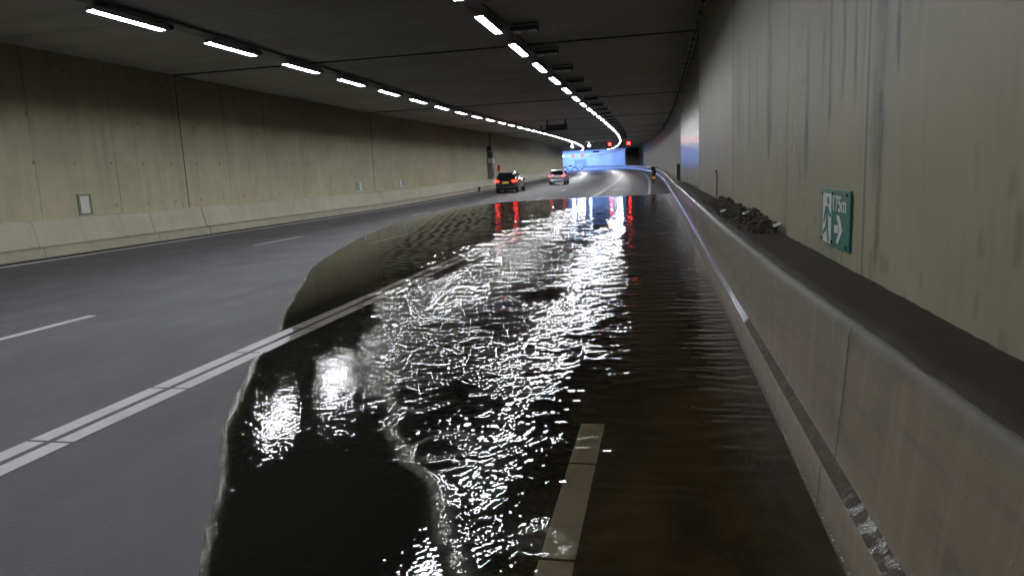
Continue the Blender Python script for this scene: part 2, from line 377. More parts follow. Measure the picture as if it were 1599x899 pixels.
# ------------------------------------------------------------------ mesh helpers
def link(name, me, mat, parent=None):
    o = bpy.data.objects.new(name, me); COL.objects.link(o)
    if mat is not None:
        for mm in (mat if isinstance(mat, (list, tuple)) else [mat]): me.materials.append(mm)
    if parent is not None: o.parent = parent
    return o
def tag(o, label=None, cat=None, group=None, kind=None):
    if label: o['label'] = label
    if cat: o['category'] = cat
    if group: o['group'] = group
    if kind: o['kind'] = kind
    return o
def empty(name, mat4, label, cat, group=None):
    o = bpy.data.objects.new(name, None); o.empty_display_size = 0.2; COL.objects.link(o)
    o.matrix_world = mat4; return tag(o, label, cat, group)
class MB:
    def __init__(s): s.v = []; s.f = []; s.mi = []
    def add(s, vs, fs, mi=0):
        k = len(s.v); s.v += [tuple(v) for v in vs]; s.f += [tuple(i + k for i in f) for f in fs]; s.mi += [mi] * len(fs)
    def box(s, c, d, rot=None, bev=0.0, mi=0, taper=1.0):
        x, y, z = (q / 2 for q in d); c = Vector(c)
        if bev > 0:
            bm = bmesh.new(); bmesh.ops.create_cube(bm, size=1.0)
            for v in bm.verts: v.co = Vector((v.co.x * d[0], v.co.y * d[1], v.co.z * d[2]))
            bmesh.ops.bevel(bm, geom=bm.edges[:], offset=bev, segments=2, affect='EDGES', profile=0.5)
            vs = [v.co.copy() for v in bm.verts]; fs = [[v.index for v in f.verts] for f in bm.faces]
            bm.free()
        else:
            vs = [Vector((a * x * (taper if e > 0 else 1), b * y * (taper if e > 0 else 1), e * z)) for a in (-1, 1) for b in (-1, 1) for e in (-1, 1)]
            fs = [(0, 1, 3, 2), (4, 6, 7, 5), (0, 4, 5, 1), (2, 3, 7, 6), (0, 2, 6, 4), (1, 5, 7, 3)]
        if rot is not None: vs = [rot @ v for v in vs]
        s.add([v + c for v in vs], fs, mi); return s
    def tube(s, pts, r, n=8, mi=0, caps=True):
        pts = [Vector(p) for p in pts]; rs = r if isinstance(r, (list, tuple)) else [r] * len(pts)
        vs = []; fs = []
        for i, p in enumerate(pts):
            d = (pts[min(i + 1, len(pts) - 1)] - pts[max(i - 1, 0)]).normalized()
            a = d.orthogonal().normalized() if i == 0 else (a - a.dot(d) * d).normalized()
            b = d.cross(a)
            for k in range(n):
                q = 2 * math.pi * k / n; vs.append(p + rs[i] * (math.cos(q) * a + math.sin(q) * b))
        for i in range(len(pts) - 1):
            for k in range(n): fs.append((i * n + k, i * n + (k + 1) % n, (i + 1) * n + (k + 1) % n, (i + 1) * n + k))
        if caps: fs += [tuple(range(n))[::-1], tuple(range((len(pts) - 1) * n, len(pts) * n))]
        s.add(vs, fs, mi); return s
    def prism(s, poly, mat4, depth, mi=0):
        """poly in local xy, extruded along local z"""
        n = len(poly)
        vs = [mat4 @ Vector((x, y, 0)) for x, y in poly] + [mat4 @ Vector((x, y, depth)) for x, y in poly]
        s.add(vs, [tuple(range(n))[::-1], tuple(range(n, 2 * n))] + [(i, (i + 1) % n, (i + 1) % n + n, i + n) for i in range(n)], mi); return s
    def mesh(s, name, smooth=False):
        me = bpy.data.meshes.new(name); me.from_pydata(s.v, [], s.f); me.update()
        bm = bmesh.new(); bm.from_mesh(me); bmesh.ops.recalc_face_normals(bm, faces=bm.faces); bm.to_mesh(me); bm.free()
        if smooth: me.polygons.foreach_set('use_smooth', [True] * len(me.polygons))
        return me
    def build(s, name, mat, parent=None, smooth=False):
        return link(name, s.mesh(name, smooth), mat, parent)

def grid_mesh(name, PTS, UV, flip=False, smooth=True, close=False):
    """PTS (n,m,3), UV (n,m,2)"""
    n, m = PTS.shape[:2]
    me = bpy.data.meshes.new(name)
    me.vertices.add(n * m); me.vertices.foreach_set('co', PTS.reshape(-1).astype(np.float32))
    i = np.arange(n - 1)[:, None] * m; mm = m if close else m - 1
    j = np.arange(mm)[None, :]; j2 = (j + 1) % m
    q = np.stack([i + j, i + j2, i + m + j2, i + m + j], -1).reshape(-1, 4)
    if flip: q = q[:, ::-1]
    k = len(q)
    me.loops.add(k * 4); me.loops.foreach_set('vertex_index', q.reshape(-1).astype(np.int32))
    me.polygons.add(k); me.polygons.foreach_set('loop_start', np.arange(0, 4 * k, 4, dtype=np.int32))
    try: me.polygons.foreach_set('loop_total', np.full(k, 4, np.int32))
    except Exception: pass
    me.update(calc_edges=True)
    uvl = me.uv_layers.new(name='UVMap')
    uvl.data.foreach_set('uv', UV.reshape(-1, 2)[q.reshape(-1)].astype(np.float32).reshape(-1))
    me.polygons.foreach_set('use_smooth', [smooth] * k)
    me.validate()
    return me
def attr(me, name, arr):
    a = me.attributes.new(name, 'FLOAT', 'POINT'); a.data.foreach_set('value', np.asarray(arr, np.float32).reshape(-1))

def sweep(name, stations, prof, mat, parent=None, flip=False, vmode='h', smooth=False, close=False):
    st = np.asarray(stations, float)
    pr = np.array([prof(s) for s in st])                    # (n,m,2) off,h
    PTS = P(st[:, None], pr[..., 0], pr[..., 1])
    if vmode == 'h': V = pr[..., 1]
    elif vmode == 'off': V = pr[..., 0]
    else:
        d = np.zeros(pr.shape[:2]); d[:, 1:] = np.cumsum(np.hypot(*(np.diff(pr, axis=1).transpose(2, 0, 1))), axis=1); V = d
    UV = np.stack([np.broadcast_to(st[:, None], V.shape), V], -1)
    me = grid_mesh(name, PTS, UV, flip, smooth, close)
    return link(name, me, mat, parent)
def stations(a, b, near=1.0):
    out = [a]
    while out[-1] < b: out.append(min(b, out[-1] + (near if out[-1] < 60 else near * 2)))
    return out

# ================================================================== THE SETTING
END = 400.0
ground = sweep('ground', stations(-70, 400, 4), lambda s: [(-60, ROAD - 0.12), (60, ROAD - 0.12)], M_dirt, vmode='off'); tag(ground, kind='structure')
road = sweep('road', stations(-60, END), lambda s: [(x, ROAD) for x in np.linspace(LW - 0.1, 5.0, 12)], M_asph, vmode='off'); tag(road, kind='structure')
cs = stations(-60, 200)
ceiling = sweep('ceiling', cs, lambda s: [(LW - 0.6, CEIL), (-8, CEIL), (RW - 0.3, CEIL), (5.2, CEIL), (5.2, CEIL + 0.45), (-8, CEIL + 0.45), (LW - 0.6, CEIL + 0.45)], M_ceil, vmode='off', close=True)
tag(ceiling, kind='structure')
far_ceiling = sweep('ceiling', stations(364, END), lambda s: [(LW - 0.6, float(ceil_h(s))), (5.2, float(ceil_h(s))), (5.2, CEIL + 0.6), (LW - 0.6, CEIL + 0.6)], M_ceil, vmode='off', close=True)
tag(far_ceiling, kind='structure')
for k in JOINTS:
    if k < 10: continue
    mb = MB(); xs_ = np.linspace(LW + 0.01, RW - 0.01, 8)
    for a_, b_ in zip(xs_[:-1], xs_[1:]):
        vs = [Pv(s_, o_, h_) for h_ in (CEIL - 0.022, CEIL + 0.01) for s_ in (k - 0.07, k + 0.07) for o_ in (a_, b_)]
        mb.add(vs, [(0, 1, 3, 2), (4, 6, 7, 5), (0, 4, 5, 1), (2, 3, 7, 6)])
    mb.build('ceiling_joint', M_joint, ceiling)
# roof made up as open beams so the added blue lamps shine down
for i in range(54):
    s0 = 201.5 + i * 3.0; h = float(ceil_h(s0))
    mb = MB(); vs = []
    for s_ in (s0, s0 + 0.4):
        for o_, h_ in ((LW - 0.3, h), (1.6, h), (1.6, h + 1.1), (LW - 0.3, h + 1.1)): vs.append(Pv(s_, o_, h_))
    mb.add(vs, [(0, 1, 2, 3), (4, 7, 6, 5), (0, 4, 5, 1), (1, 5, 6, 2), (2, 6, 7, 3), (3, 7, 4, 0)])
    b = mb.build('added_roof_beam', M_fwall); tag(b, 'added concrete roof beam, spaced to let the blue fill lamps onto the far bend', 'beam', 'added roof beams over the blue-lit bend')

# right wall --------------------------------------------------------
wall_r = empty('tunnel_wall', frame(21, RW, ROAD), 'stained concrete tunnel wall on the right, behind the barrier and the exit sign', 'wall')
def wchild(o):
    o.parent = wall_r; o.matrix_parent_inverse = wall_r.matrix_world.inverted(); return o
# fine-grained near stretch carrying the drip stains
sN = np.arange(1.0, 14.001, 0.03); hN = np.linspace(-1.4, CEIL + 0.05, 120)
SS, HH = np.meshgrid(sN, hN, indexing='ij')
stain = np.zeros_like(SS)
drips = [(3.93, 0.10, 4.2, -0.2, 0.30), (3.87, 0.035, 1.4, -0.6, 0.55), (3.95, 0.07, 1.2, 0.55, 0.55), (3.62, 0.018, 3, 0.42, 0.9), (3.5, 0.05, 1.0, 0.7, 0.5), (3.35, 0.04, 0.9, 0.62, 0.5),
         (4.42, 0.020, 1.2, 0.35, 0.75), (4.72, 0.028, 3, 0.4, 0.95), (5.08, 0.03, 1.25, 0.25, 0.9), (5.28, 0.06, 1.2, 0.5, 0.4), (4.25, 0.02, 1.0, 0.5, 0.5),
         (5.85, 0.05, 1.1, -0.1, 0.9), (7.85, 0.07, 1.6, 0.05, 0.75), (7.72, 0.03, 1.5, 0.2, 0.7), (7.95, 0.1, 3.0, 0.3, 0.45), (8.9, 0.05, 1.4, 0.5, 0.45),
         (9.6, 0.05, 1.6, 0.2, 0.4), (10.8, 0.06, 2, 0.3, 0.3), (6.1, 0.03, 0.3, -0.25, 0.25), (6.45, 0.02, -0.1, -0.5, 0.3), (3.2, 0.03, 1.2, 0.75, 0.4), (2.95, 0.1, 1.4, 0.9, 0.3)]
for (s0, w, zt, zb, a) in drips:
    s0 = s0 + 0.25
    wob = s0 + 0.03 * vnoise(HH * 3, HH * 0 + s0 * 7, 3)
    ww = w * 1.25 * (0.7 + 0.6 * (vnoise(HH * 6, HH * 0 + s0, 4) * 0.5 + 0.5))
    g = np.exp(-((SS - wob) / ww) ** 2) * sstep(zb - 0.12, zb + 0.25, HH) * (1 - sstep(zt - 0.35, zt + 0.05, HH))
    stain = np.maximum(stain, np.minimum(1, g * a * 2.4) * (0.6 + 0.4 * sstep(-0.3, 0.5, fbm(SS * 30, HH * 7, 3, 5))))
spk = sstep(0.55, 0.72, vnoise(SS * 14, HH * 9, 21)) * sstep(0.1, 0.5, vnoise(SS * 1.2, HH * 1.1, 22)) * 0.35
stain = np.maximum(stain, spk)
# splash tide mark just above the ledge
PT = P(SS, RW, HH); me = grid_mesh('wall_face', PT, np.stack([SS, HH], -1), True, False); attr(me, 'stain', stain)
wchild(link('wall_face', me, M_rwall))
def wprof(o): return lambda s: [(o, h) for h in np.linspace(-1.7, CEIL + 0.05, 4)] + [(o + 0.35, CEIL + 0.05), (o + 0.35, -1.7)]
wchild(sweep('wall_panel', stations(-60, 1.0), wprof(RW), M_rwall, flip=True, close=True))
wchild(sweep('wall_panel', stations(14.0, 150), wprof(RW), M_rwall, flip=True, close=True))
wchild(sweep('wall_backing', [1.0, 7, 14.0], lambda s: [(RW + 0.02, h) for h in (-1.7, CEIL + 0.05)] + [(RW + 0.35, CEIL + 0.05), (RW + 0.35, -1.7)], M_rwall, flip=True, close=True))
for k in [12.05] + JOINTS[1:]:
    wchild(sweep('wall_joint', [k - 0.016, k + 0.016], lambda s: [(RW - 0.004, -0.7), (RW - 0.004, CEIL - 0.01)], M_joint, flip=True))
recess = empty('recess_wall', frame(170, 4.6, ROAD), 'dark unlit concrete wall set back behind the barrier at the far bend', 'wall')
mb = MB()
for (s_, a_, b_) in ((150.0, RW, 4.6), (198.0, RW, 4.6)):
    sgn = -1 if s_ < 160 else 1
    vs = [Pv(s_ + e, o_, h_) for e in (0, sgn * 0.3) for o_, h_ in ((a_, -1.7), (b_, -1.7), (b_, CEIL + 0.05), (a_, CEIL + 0.05))]
    mb.add(vs, [(0, 1, 2, 3), (4, 7, 6, 5), (0, 4, 5, 1), (1, 5, 6, 2), (2, 6, 7, 3), (3, 7, 4, 0)])
ob = mb.build('return_wall', M_rec); ob.parent = recess; ob.matrix_parent_inverse = recess.matrix_world.inverted()
ob = sweep('back_wall', stations(149.7, 198.3), wprof(4.6), M_rec, flip=True, close=True); ob.parent = recess; ob.matrix_parent_inverse = recess.matrix_world.inverted()
fw = sweep('tunnel_wall', stations(198, END), wprof(RW), M_fwall, flip=True, close=True)
tag(fw, 'smooth concrete wall lit blue on the outside of the far bend', 'wall')
# pillar at the near edge of the blue-lit wall
mb = MB(); mb.box((0, 0, 2.3), (0.5, 0.9, 5.5), bev=0.03)
o = mb.build('wall_pillar', M_fwall); o.matrix_world = frame(198.2, RW - 0.05, ROAD - 0.05)
tag(o, 'pale concrete pillar between the dark recess and the blue-lit wall', 'pillar')

dp = sweep('dark_wall_panel', stations(284, 306, 2), lambda s: [(RW - 0.06, -0.68), (RW - 0.06, 1.9), (RW + 0.02, 1.9), (RW + 0.02, -0.68)], M_rec, flip=True, close=True)
tag(dp, 'dark panel on the blue-lit far wall behind the two tiny pale cars', 'panel')
# left wall ---------------------------------------------------------
wall_l = empty('tunnel_wall', frame(21, LW, ROAD), 'long concrete tunnel wall with tie holes along the left lane', 'wall')
ob = sweep('wall_face', stations(-60, END), lambda s: [(LW, h) for h in np.linspace(-1.7, CEIL + 0.05, 6)] + [(LW - 0.4, CEIL + 0.05), (LW - 0.4, -1.7)], M_lwall, close=True)
ob.parent = wall_l; ob.matrix_parent_inverse = wall_l.matrix_world.inverted()
for k in JOINTS[1:]:
    ob = sweep('wall_joint', [k - 0.022, k + 0.022], lambda s: [(LW + 0.004, -0.62), (LW + 0.004, CEIL - 0.01)], M_joint)
    ob.parent = wall_l; ob.matrix_parent_inverse = wall_l.matrix_world.inverted()

# barriers ----------------------------------------------------------
def rtop(s): return float(np.interp(s, [0, 1.8, 3, 5, 9.5, 20], [0.88, 0.85, 0.81, 0.745, 0.69, 0.675]))
def rprof(s):
    t = float(np.interp(s, [3, 10], [0, 1])); tp = rtop(s)
    bl = 0.70 - 0.012 * t; brr = 0.765 - 0.04 * t
    p = [(0.685, -1.66), (bl, -1.385), (bl + 0.008, -1.372), (brr - 0.006, -1.333), (brr, -1.315)]
    hi = tp - 0.0
    p += [(brr + (hi - brr) * 0.5, -1.05), (hi, -0.77), (hi + 0.008, -0.735), (hi + 0.03, -0.71), (hi + 0.06, -0.70), (RW + 0.05, -0.695)]
    return p
bar_r = empty('concrete_barrier', frame(5, 0.75, ROAD), 'step-profile concrete safety barrier with a wet toe along the flooded right side', 'barrier')
def bchild(o, r=bar_r):
    o.parent = r; o.matrix_parent_inverse = r.matrix_world.inverted(); return o
st_b = list(np.arange(-20, 0, 2.0)) + list(np.arange(0, 30, 0.25)) + stations(30, END)
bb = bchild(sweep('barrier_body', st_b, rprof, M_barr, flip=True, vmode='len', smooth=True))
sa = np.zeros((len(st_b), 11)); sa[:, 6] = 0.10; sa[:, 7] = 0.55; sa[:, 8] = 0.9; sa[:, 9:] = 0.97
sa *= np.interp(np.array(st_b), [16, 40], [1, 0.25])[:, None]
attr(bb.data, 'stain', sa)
for k in (3.21, 7.4, 11.7, 16.0, 22.05, 26, 31, 36, 41, 46, 52):
    bchild(sweep('barrier_joint', [k - 0.006, k + 0.006], lambda s: [(a - 0.004, b + (0.003 if i > 6 else 0)) for i, (a, b) in enumerate(rprof(s)[:10])], M_joint, flip=True))
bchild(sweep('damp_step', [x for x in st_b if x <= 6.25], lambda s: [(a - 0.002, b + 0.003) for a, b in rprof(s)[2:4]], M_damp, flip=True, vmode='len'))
bchild(sweep('wet_step', [x for x in st_b if x >= 6.25], lambda s: [(a - 0.002, b + 0.003) for a, b in rprof(s)[2:4]], M_wetc, flip=True, vmode='len'))
bar_l = empty('concrete_barrier', frame(20, -16.2, ROAD), 'pale step-profile concrete safety barrier against the left wall', 'barrier')
lprof = lambda s: [(-16.02, -1.66), (-16.05, -1.36), (-16.07, -1.345), (-16.16, -1.30), (-16.18, -1.28), (-16.33, -0.66), (-16.36, -0.625), (-16.40, -0.615), (LW - 0.05, -0.61)]
bchild(sweep('barrier_body', stations(-20, END), lprof, M_barl, vmode='len'), bar_l)
bchild(sweep('grime_line', stations(-20, END), lambda s: [(-16.045, -1.372), (-16.066, -1.345), (-16.156, -1.297)], M_grimel, vmode='len'), bar_l)
for k in JOINTS[1:]:
    bchild(sweep('barrier_joint', [k + 0.38, k + 0.415], lambda s: [(a + 0.004, b + 0.002) for a, b in lprof(s)[:7]], M_joint), bar_l)

# ------------------------------------------------------------------ road markings
def strip(name, a, b, o0, o1, z, mat, parent=None, slant=0.0):
    n = max(2, int((b - a) / 1.5) + 2)
    return sweep(name, np.linspace(a, b, n), lambda s: [(o0, ROAD + z), (o1, ROAD + z)], mat, vmode='off', parent=parent)
ml = strip('road_marking', -30, END, -15.38, -15.20, 0.005, M_paintw); tag(ml, kind='structure')
def join(parts, name):
    # joins freshly made meshes into one object without operators
    bm = bmesh.new()
    for o in parts:
        bm.from_mesh(o.data)
    me = bpy.data.meshes.new(name); bm.to_mesh(me); bm.free()
    mats = [m for m in parts[0].data.materials]
    for o in parts:
        d = o.data; bpy.data.objects.remove(o); bpy.data.meshes.remove(d)
    return link(name, me, mats)
gt = sweep('gutter', stations(-30, END), lambda s: [(-16.06, ROAD + 0.004), (-15.46, ROAD + 0.004)], M_gutter, vmode='off'); tag(gt, kind='structure')
parts = []
for i in range(-3, 27):
    parts.append(strip('x', 17.3 + 12.8 * i, 20.1 + 12.8 * i, -11.16, -11.03, 0.005, M_paint))
    s0 = 4.85 + 12.2 * i if i < 2 else 17.05 + 12.9 * (i - 1)
    parts.append(strip('x', s0, s0 + 2.9, -7.56, -7.42, 0.005, M_paint))
tag(join(parts, 'lane_dashes'), kind='structure')
parts = []
cuts = [3.62, 4.78, 5.92, 7.0, 8.3, 9.9, 11.7, 13.6]
edges = [-30, 0.2, 1.35, 2.5] + cuts + [18, 24, 32, 45, 60, 80, 110, 150, 200, END]
for a, b in zip(edges[:-1], edges[1:]):
    for o0, o1 in ((-4.13, -3.985), (-3.925, -3.78)):
        parts.append(strip('x', a + 0.014, b - 0.014, o0 - 0.02, o1 - 0.02, 0.005, M_paint))
tag(join(parts, 'double_line'), kind='structure')
parts = []
for a, b in zip([-20, 0.6, 2.66, 3.64], [0.58, 2.64, 3.62, 4.25]):
    parts.append(strip('x', a, b, -0.52, -0.37, 0.005, M_paint_silt))
tag(join(parts, 'submerged_edge_line'), kind='structure')
ml = strip('edge_line', 43.0, END, -0.70, -0.52, 0.005, M_paint); tag(ml, kind='structure')
ml = strip('stop_bar', 53.5, 54.0, -3.75, -2.4, 0.006, M_paint); tag(ml, kind='structure')

# ================================================================== THE FLOOD WATER
pd_s = [-9, -7, -5, -3, -1, 0.5, 2.33, 2.98, 3.63, 4.32, 5.09, 5.81, 6.4, 6.91, 7.6, 8.46, 10.2, 12.08, 15.86, 19, 22.51, 29, 34, 37, 39.5, 41.5, 43.0, 44.2]
pd_o = [0.6, 0.3, -0.1, -0.5, -0.9, -1.35, -1.93, -2.3, -2.70, -3.10, -3.48, -3.83, -3.98, -4.22, -4.62, -4.98, -5.75, -6.6, -7.83, -8.65, -9.37, -10.6, -11.1, -11.2, -10.5, -8.87, -4.34, 0.60]
def left_edge(s):
    base = np.interp(s, pd_s, pd_o)
    k = np.interp(s, [0, 10, 40, 43], [1, 1.2, 2.5, 0.3])
    return base + (0.022 * vnoise(s * 1.6, s * 0 + 3, 9) + 0.010 * vnoise(s * 5, s * 0 + 1, 8) + 0.006 * vnoise(s * 17, s * 0 + 6, 7) + 0.004 * vnoise(s * 41, s * 0 + 2, 6)) * k
sw = [-9.0]
while sw[-1] < 44.15:
    s_ = sw[-1]; sw.append(s_ + (0.08 if s_ < 1.0 else max(0.011, 0.0024 * s_)))
sw = np.array([s for s in sw if s < 44.18])
nl = 560
u = np.linspace(0, 1, nl)
SW = np.broadcast_to(sw[:, None], (len(sw), nl)).copy()
Le = left_edge(sw)[:, None]
OW = Le + (0.735 - Le) * u[None, :]
gap = OW - Le
# distance to the water's edge (left edge and far rim)
slope_edge = np.gradient(np.interp(sw, pd_s, pd_o), sw)[:, None]
dist = gap / np.sqrt(1 + slope_edge ** 2)
dist = np.maximum(np.minimum(dist, (44.25 - SW) * 1.2), 0)
xw, yw = OW, SW
flow_s = [-9, 0.5, 1.4, 2.0, 2.3, 2.8, 3.4, 4.2, 5.5, 6.3, 7.2, 9.0, 11, 16, 24, 45]
flow_o = [-0.35, -0.50, -0.56, -0.63, -0.72, -0.95, -1.32, -1.84, -2.5, -2.75, -3.3, -4.1, -4.6, -5.4, -6.5, -9]
fl = np.interp(sw, flow_s, flow_o)[:, None] + 0.06 * vnoise(SW * 3.1, SW * 0, 31) + 0.03 * vnoise(SW * 8, SW * 0, 32)
r = OW - fl
farw = np.clip(SW - 8, 0, 30) * 0.16
turb = sstep(-0.08 - 0.4 * farw, 0.30 + 0.25 * vnoise(SW * 1.7, SW * 0, 35) + farw, r + 0.5 * farw * fbm(OW * 1.1, SW * 0.7, 3, 36))
rightcalm = sstep(-0.75, -0.15, OW + 0.12 * vnoise(SW * 1.5, OW * 2, 33)) * (1 - 0.35 * sstep(7, 18, SW))
amp = turb * (1 - 0.86 * rightcalm)
# quieter slicks inside the stream
slick = sstep(0.05, 0.5, fbm(OW * 1.3 + 3, SW * 0.9, 3, 41))
amp = amp * (1 - np.interp(SW, [0, 4, 8], [0.4, 0.6, 0.75]) * slick)
amp = amp + 0.30 * np.exp(-(r / 0.33) ** 2) * (r < 0) * (1 - sstep(6.0, 7.5, SW)) * sstep(2.5, 4.0, SW)
leftpool = (1 - turb)
farcross = sstep(10, 14, SW) * (1 - turb) * sstep(0.5, 1.6, dist)
amp_att = amp * np.interp(SW, [0, 5, 9, 16, 22], [1.0, 0.9, 0.65, 0.4, 0.0])
# long waves as real relief
def gw(x, y, lam, ang, ph, warp=0.5, seed=0):
    d = x * math.sin(ang) + y * math.cos(ang)
    return np.sin((d + warp * lam * fbm(x / lam / 2.2, y / lam / 2.2, 2, seed)) * 2 * math.pi / lam + ph)
hz = np.zeros_like(SW)
def wn(c, seed, st=1.0): return fbm(OW / c + 3.3 * seed, SW / (c * st) + 1.7 * seed, 2, 50 + seed, 0.35)
b1 = 1 - sstep(3.5, 8, SW); b2 = sstep(2.5, 6, SW) * (1 - sstep(9, 17, SW)); b3 = sstep(8, 15, SW)
turbn = wn(0.034, 1) * 0.0026 * b1 + wn(0.068, 2) * 0.0052 * (0.9 * b1 + b2) + wn(0.115, 3, 1.1) * 0.0068 * (0.5 * b2 + b3) + wn(0.19, 4, 1.2) * 0.0080 * b3
turbn = turbn + wn(0.28, 5) * 0.011 * (b1 + b2) + wn(0.5, 6) * 0.016 * b3
fade = np.interp(SW, [0, 12, 18, 26, 36, 44], [1, 1, 0.75, 0.35, 0.15, 0.08])
hz += turbn * amp * fade * np.interp(SW, [0, 3, 5, 9, 16], [1.3, 1.1, 0.82, 0.68, 0.72])
cross = gw(xw, yw, 0.34, 0.55, 0, 0.35, 61) * 0.0032 + gw(xw, yw, 0.42, -0.75, 1.2, 0.35, 62) * 0.0032
hz += cross * farcross
rr_ = sstep(-1.2, -0.2, OW)
hz += (gw(xw, yw, 0.16, 0.12, 0.5, 0.9, 63) * 0.0012 + gw(xw, yw, 0.27, -0.2, 0.1, 0.8, 64) * 0.0018) * rr_ * np.interp(SW, [1, 3, 6, 44], [0.25, 0.6, 1.0, 1.2])
far_w = gw(xw, yw, 0.45, 0.1, 0.2, 0.8, 65) * 0.0016 * sstep(12, 25, SW)
hz += far_w * sstep(0.5, 2, dist)
# the standing shear wave where the stream meets the quiet water
ridge = np.exp(-((r - 0.02) / 0.045) ** 2) * (1 - sstep(5.8, 7.5, SW))
loops = np.zeros_like(SW)
for (cs_, co_, rad) in ((3.75, -1.32, 0.16), (3.35, -1.08, 0.12), (4.6, -1.72, 0.24), (5.35, -2.25, 0.2), (5.9, -1.7, 0.3), (5.0, -1.3, 0.28), (6.6, -2.6, 0.3), (2.75, -0.55, 0.14), (2.1, -0.42, 0.1)):
    d_ = np.hypot(SW - cs_, OW - co_) + 0.05 * vnoise(SW * 6, OW * 6, 71)
    loops = np.maximum(loops, np.exp(-((d_ - rad) / 0.028) ** 2) * sstep(-0.3, 0.4, vnoise(SW * 4, OW * 4, 72)))
hz += ridge * 0.010 + loops * 0.006
foam = np.clip(ridge * (0.35 + 0.65 * sstep(-0.2, 0.4, fbm(SW * 9, OW * 9, 3, 73))) * 0.8 + loops * 0.55, 0, 1)
patch = np.exp(-(((SW - 5.2) / 0.75) ** 2 + ((OW + 2.2) / 0.28) ** 2)) + 0.9 * np.exp(-(((SW - 2.2) / 0.55) ** 2 + ((OW + 0.55) / 0.14) ** 2))
foam = np.maximum(foam, patch * sstep(-0.1, 0.5, fbm(SW * 12, OW * 14, 3, 74)) * 0.4)
# leading rim of the flood
rim = np.exp(-(dist / 0.028) ** 2) * (1 - sstep(16, 30, SW))
foam = np.maximum(foam, rim * 0.7 * (0.6 + 0.4 * sstep(-0.4, 0.4, fbm(SW * 5, OW * 5, 3, 75))))
foam = np.maximum(foam, np.exp(-((OW - 0.69) / 0.012) ** 2) * 0.8)
ripple = np.clip(0.85 * (1 - turb) * (1 - sstep(6.3, 7.3, SW)) + 0.5 * np.exp(-(dist / 0.08) ** 2) + 0.15 * rightcalm, 0, 2)
ripple += 0.35 * np.exp(-((r + 0.25) / 0.25) ** 2) * (1 - sstep(5.8, 6.5, SW))
thick = 0.001 + 0.030 * sstep(0.0, 3.0, dist)
edge = 1 - np.exp(-dist / 0.25)
HW = ROAD + 0.0035 + 0.003 * sstep(0, 0.35, dist) + thick * edge + hz * np.clip(dist / 0.15, 0, 1)
PT = P(SW, OW, HW)
me = grid_mesh('flood_water', PT, np.stack([SW, OW], -1), False, True)
attr(me, 'amp', amp_att); attr(me, 'foam', foam); attr(me, 'ripple', ripple)
water = link('flood_water', me, M_water); tag(water, kind='structure')
if me.polygons[10].normal.z < 0: me.flip_normals()
# darkened road surface under the water
q = slice(None, None, 6)
me = grid_mesh('wet_road', P(SW[q, ::12], np.where(OW[q, ::12] > 0.7, 0.7, OW[q, ::12]), ROAD + 0.0025), np.stack([SW[q, ::12], OW[q, ::12]], -1), False, False)
if me.polygons[10].normal.z < 0: me.flip_normals()
tag(link('wet_road', me, M_wet), kind='structure')

# ================================================================== CEILING FITTINGS
ROWL, ROWR, LZ = -11.39, -4.16, 3.746
LEN = 2.12; S0 = 12.92; PITCH = 3.834
def lamp_proto():
    root = empty('strip_light', Matrix.Identity(4), 'x', 'ceiling light')
    h = LEN / 2 + 0.06
    mb = MB()
    # channel housing, open underneath, with two shallow side skirts
    mb.box((0, 0, 0.052), (0.215, 2 * h, 0.045))
    for sx in (-1, 1): mb.box((sx * 0.104, 0, 0.0), (0.008, 2 * h, 0.060))
    for sy in (-1, 1): mb.box((0, sy * (h - 0.01), 0.012), (0.20, 0.02, 0.04))
    mb.build('housing', M_alu, root)
    pr = [(-0.036, 0.028), (-0.035, 0.0), (0.035, 0.0), (0.036, 0.028)]
    vs = [(x, y, z) for y in (-h + 0.06, h - 0.06) for x, z in pr]
    mb = MB(); mb.add(vs, [(0, 1, 5, 4), (1, 2, 6, 5), (2, 3, 7, 6), (0, 3, 2, 1), (4, 5, 6, 7), (0, 4, 7, 3)]); mb.build('diffuser', M_lamp, root)
    for sy in (-1, 1):
        mb = MB(); mb.tube([(0, sy * (h - 0.3), 0.12), (0, sy * (h - 0.3), 0.23)], 0.02, 6); mb.box((0, sy * (h - 0.3), 0.125), (0.34, 0.05, 0.012))
        mb.build('hanger', M_dark, root)
    mb = MB(); mb.box((0.0, h + 0.13, 0.085), (0.13, 0.2, 0.08), bev=0.01); mb.build('junction_box', M_dark, root)
    return root
def copy_tree(o, parent=None):
    c = o.copy(); COL.objects.link(c)
    if parent is not None: c.parent = parent; c.matrix_parent_inverse = o.matrix_parent_inverse.copy()
    for ch in list(o.children): copy_tree(ch, c)
    return c
ORD = 'first second third fourth fifth sixth seventh eighth ninth tenth eleventh twelfth thirteenth fourteenth fifteenth sixteenth seventeenth eighteenth'.split()
proto = lamp_proto(); first = True
for side, off in (('left', ROWL), ('right', ROWR)):
    for k in range(-7, 50):
        sc_ = S0 + LEN / 2 + PITCH * k
        if sc_ > 197: break
        o = proto if first else copy_tree(proto); first = False
        o.matrix_world = frame(sc_, off, LZ)
        o['group'] = 'lit strip lights of the %s ceiling row' % side
        kk = k if side == 'left' else k - 1
        if 0 <= kk < 18: o['label'] = 'lit white strip light, %s in view from the near end of the %s ceiling row' % (ORD[kk], side)
        elif kk < 0: o['label'] = 'lit white strip light of the %s ceiling row, beside or behind the viewer' % side
        else: o['label'] = 'lit white strip light in the far dense part of the curving %s ceiling row' % side
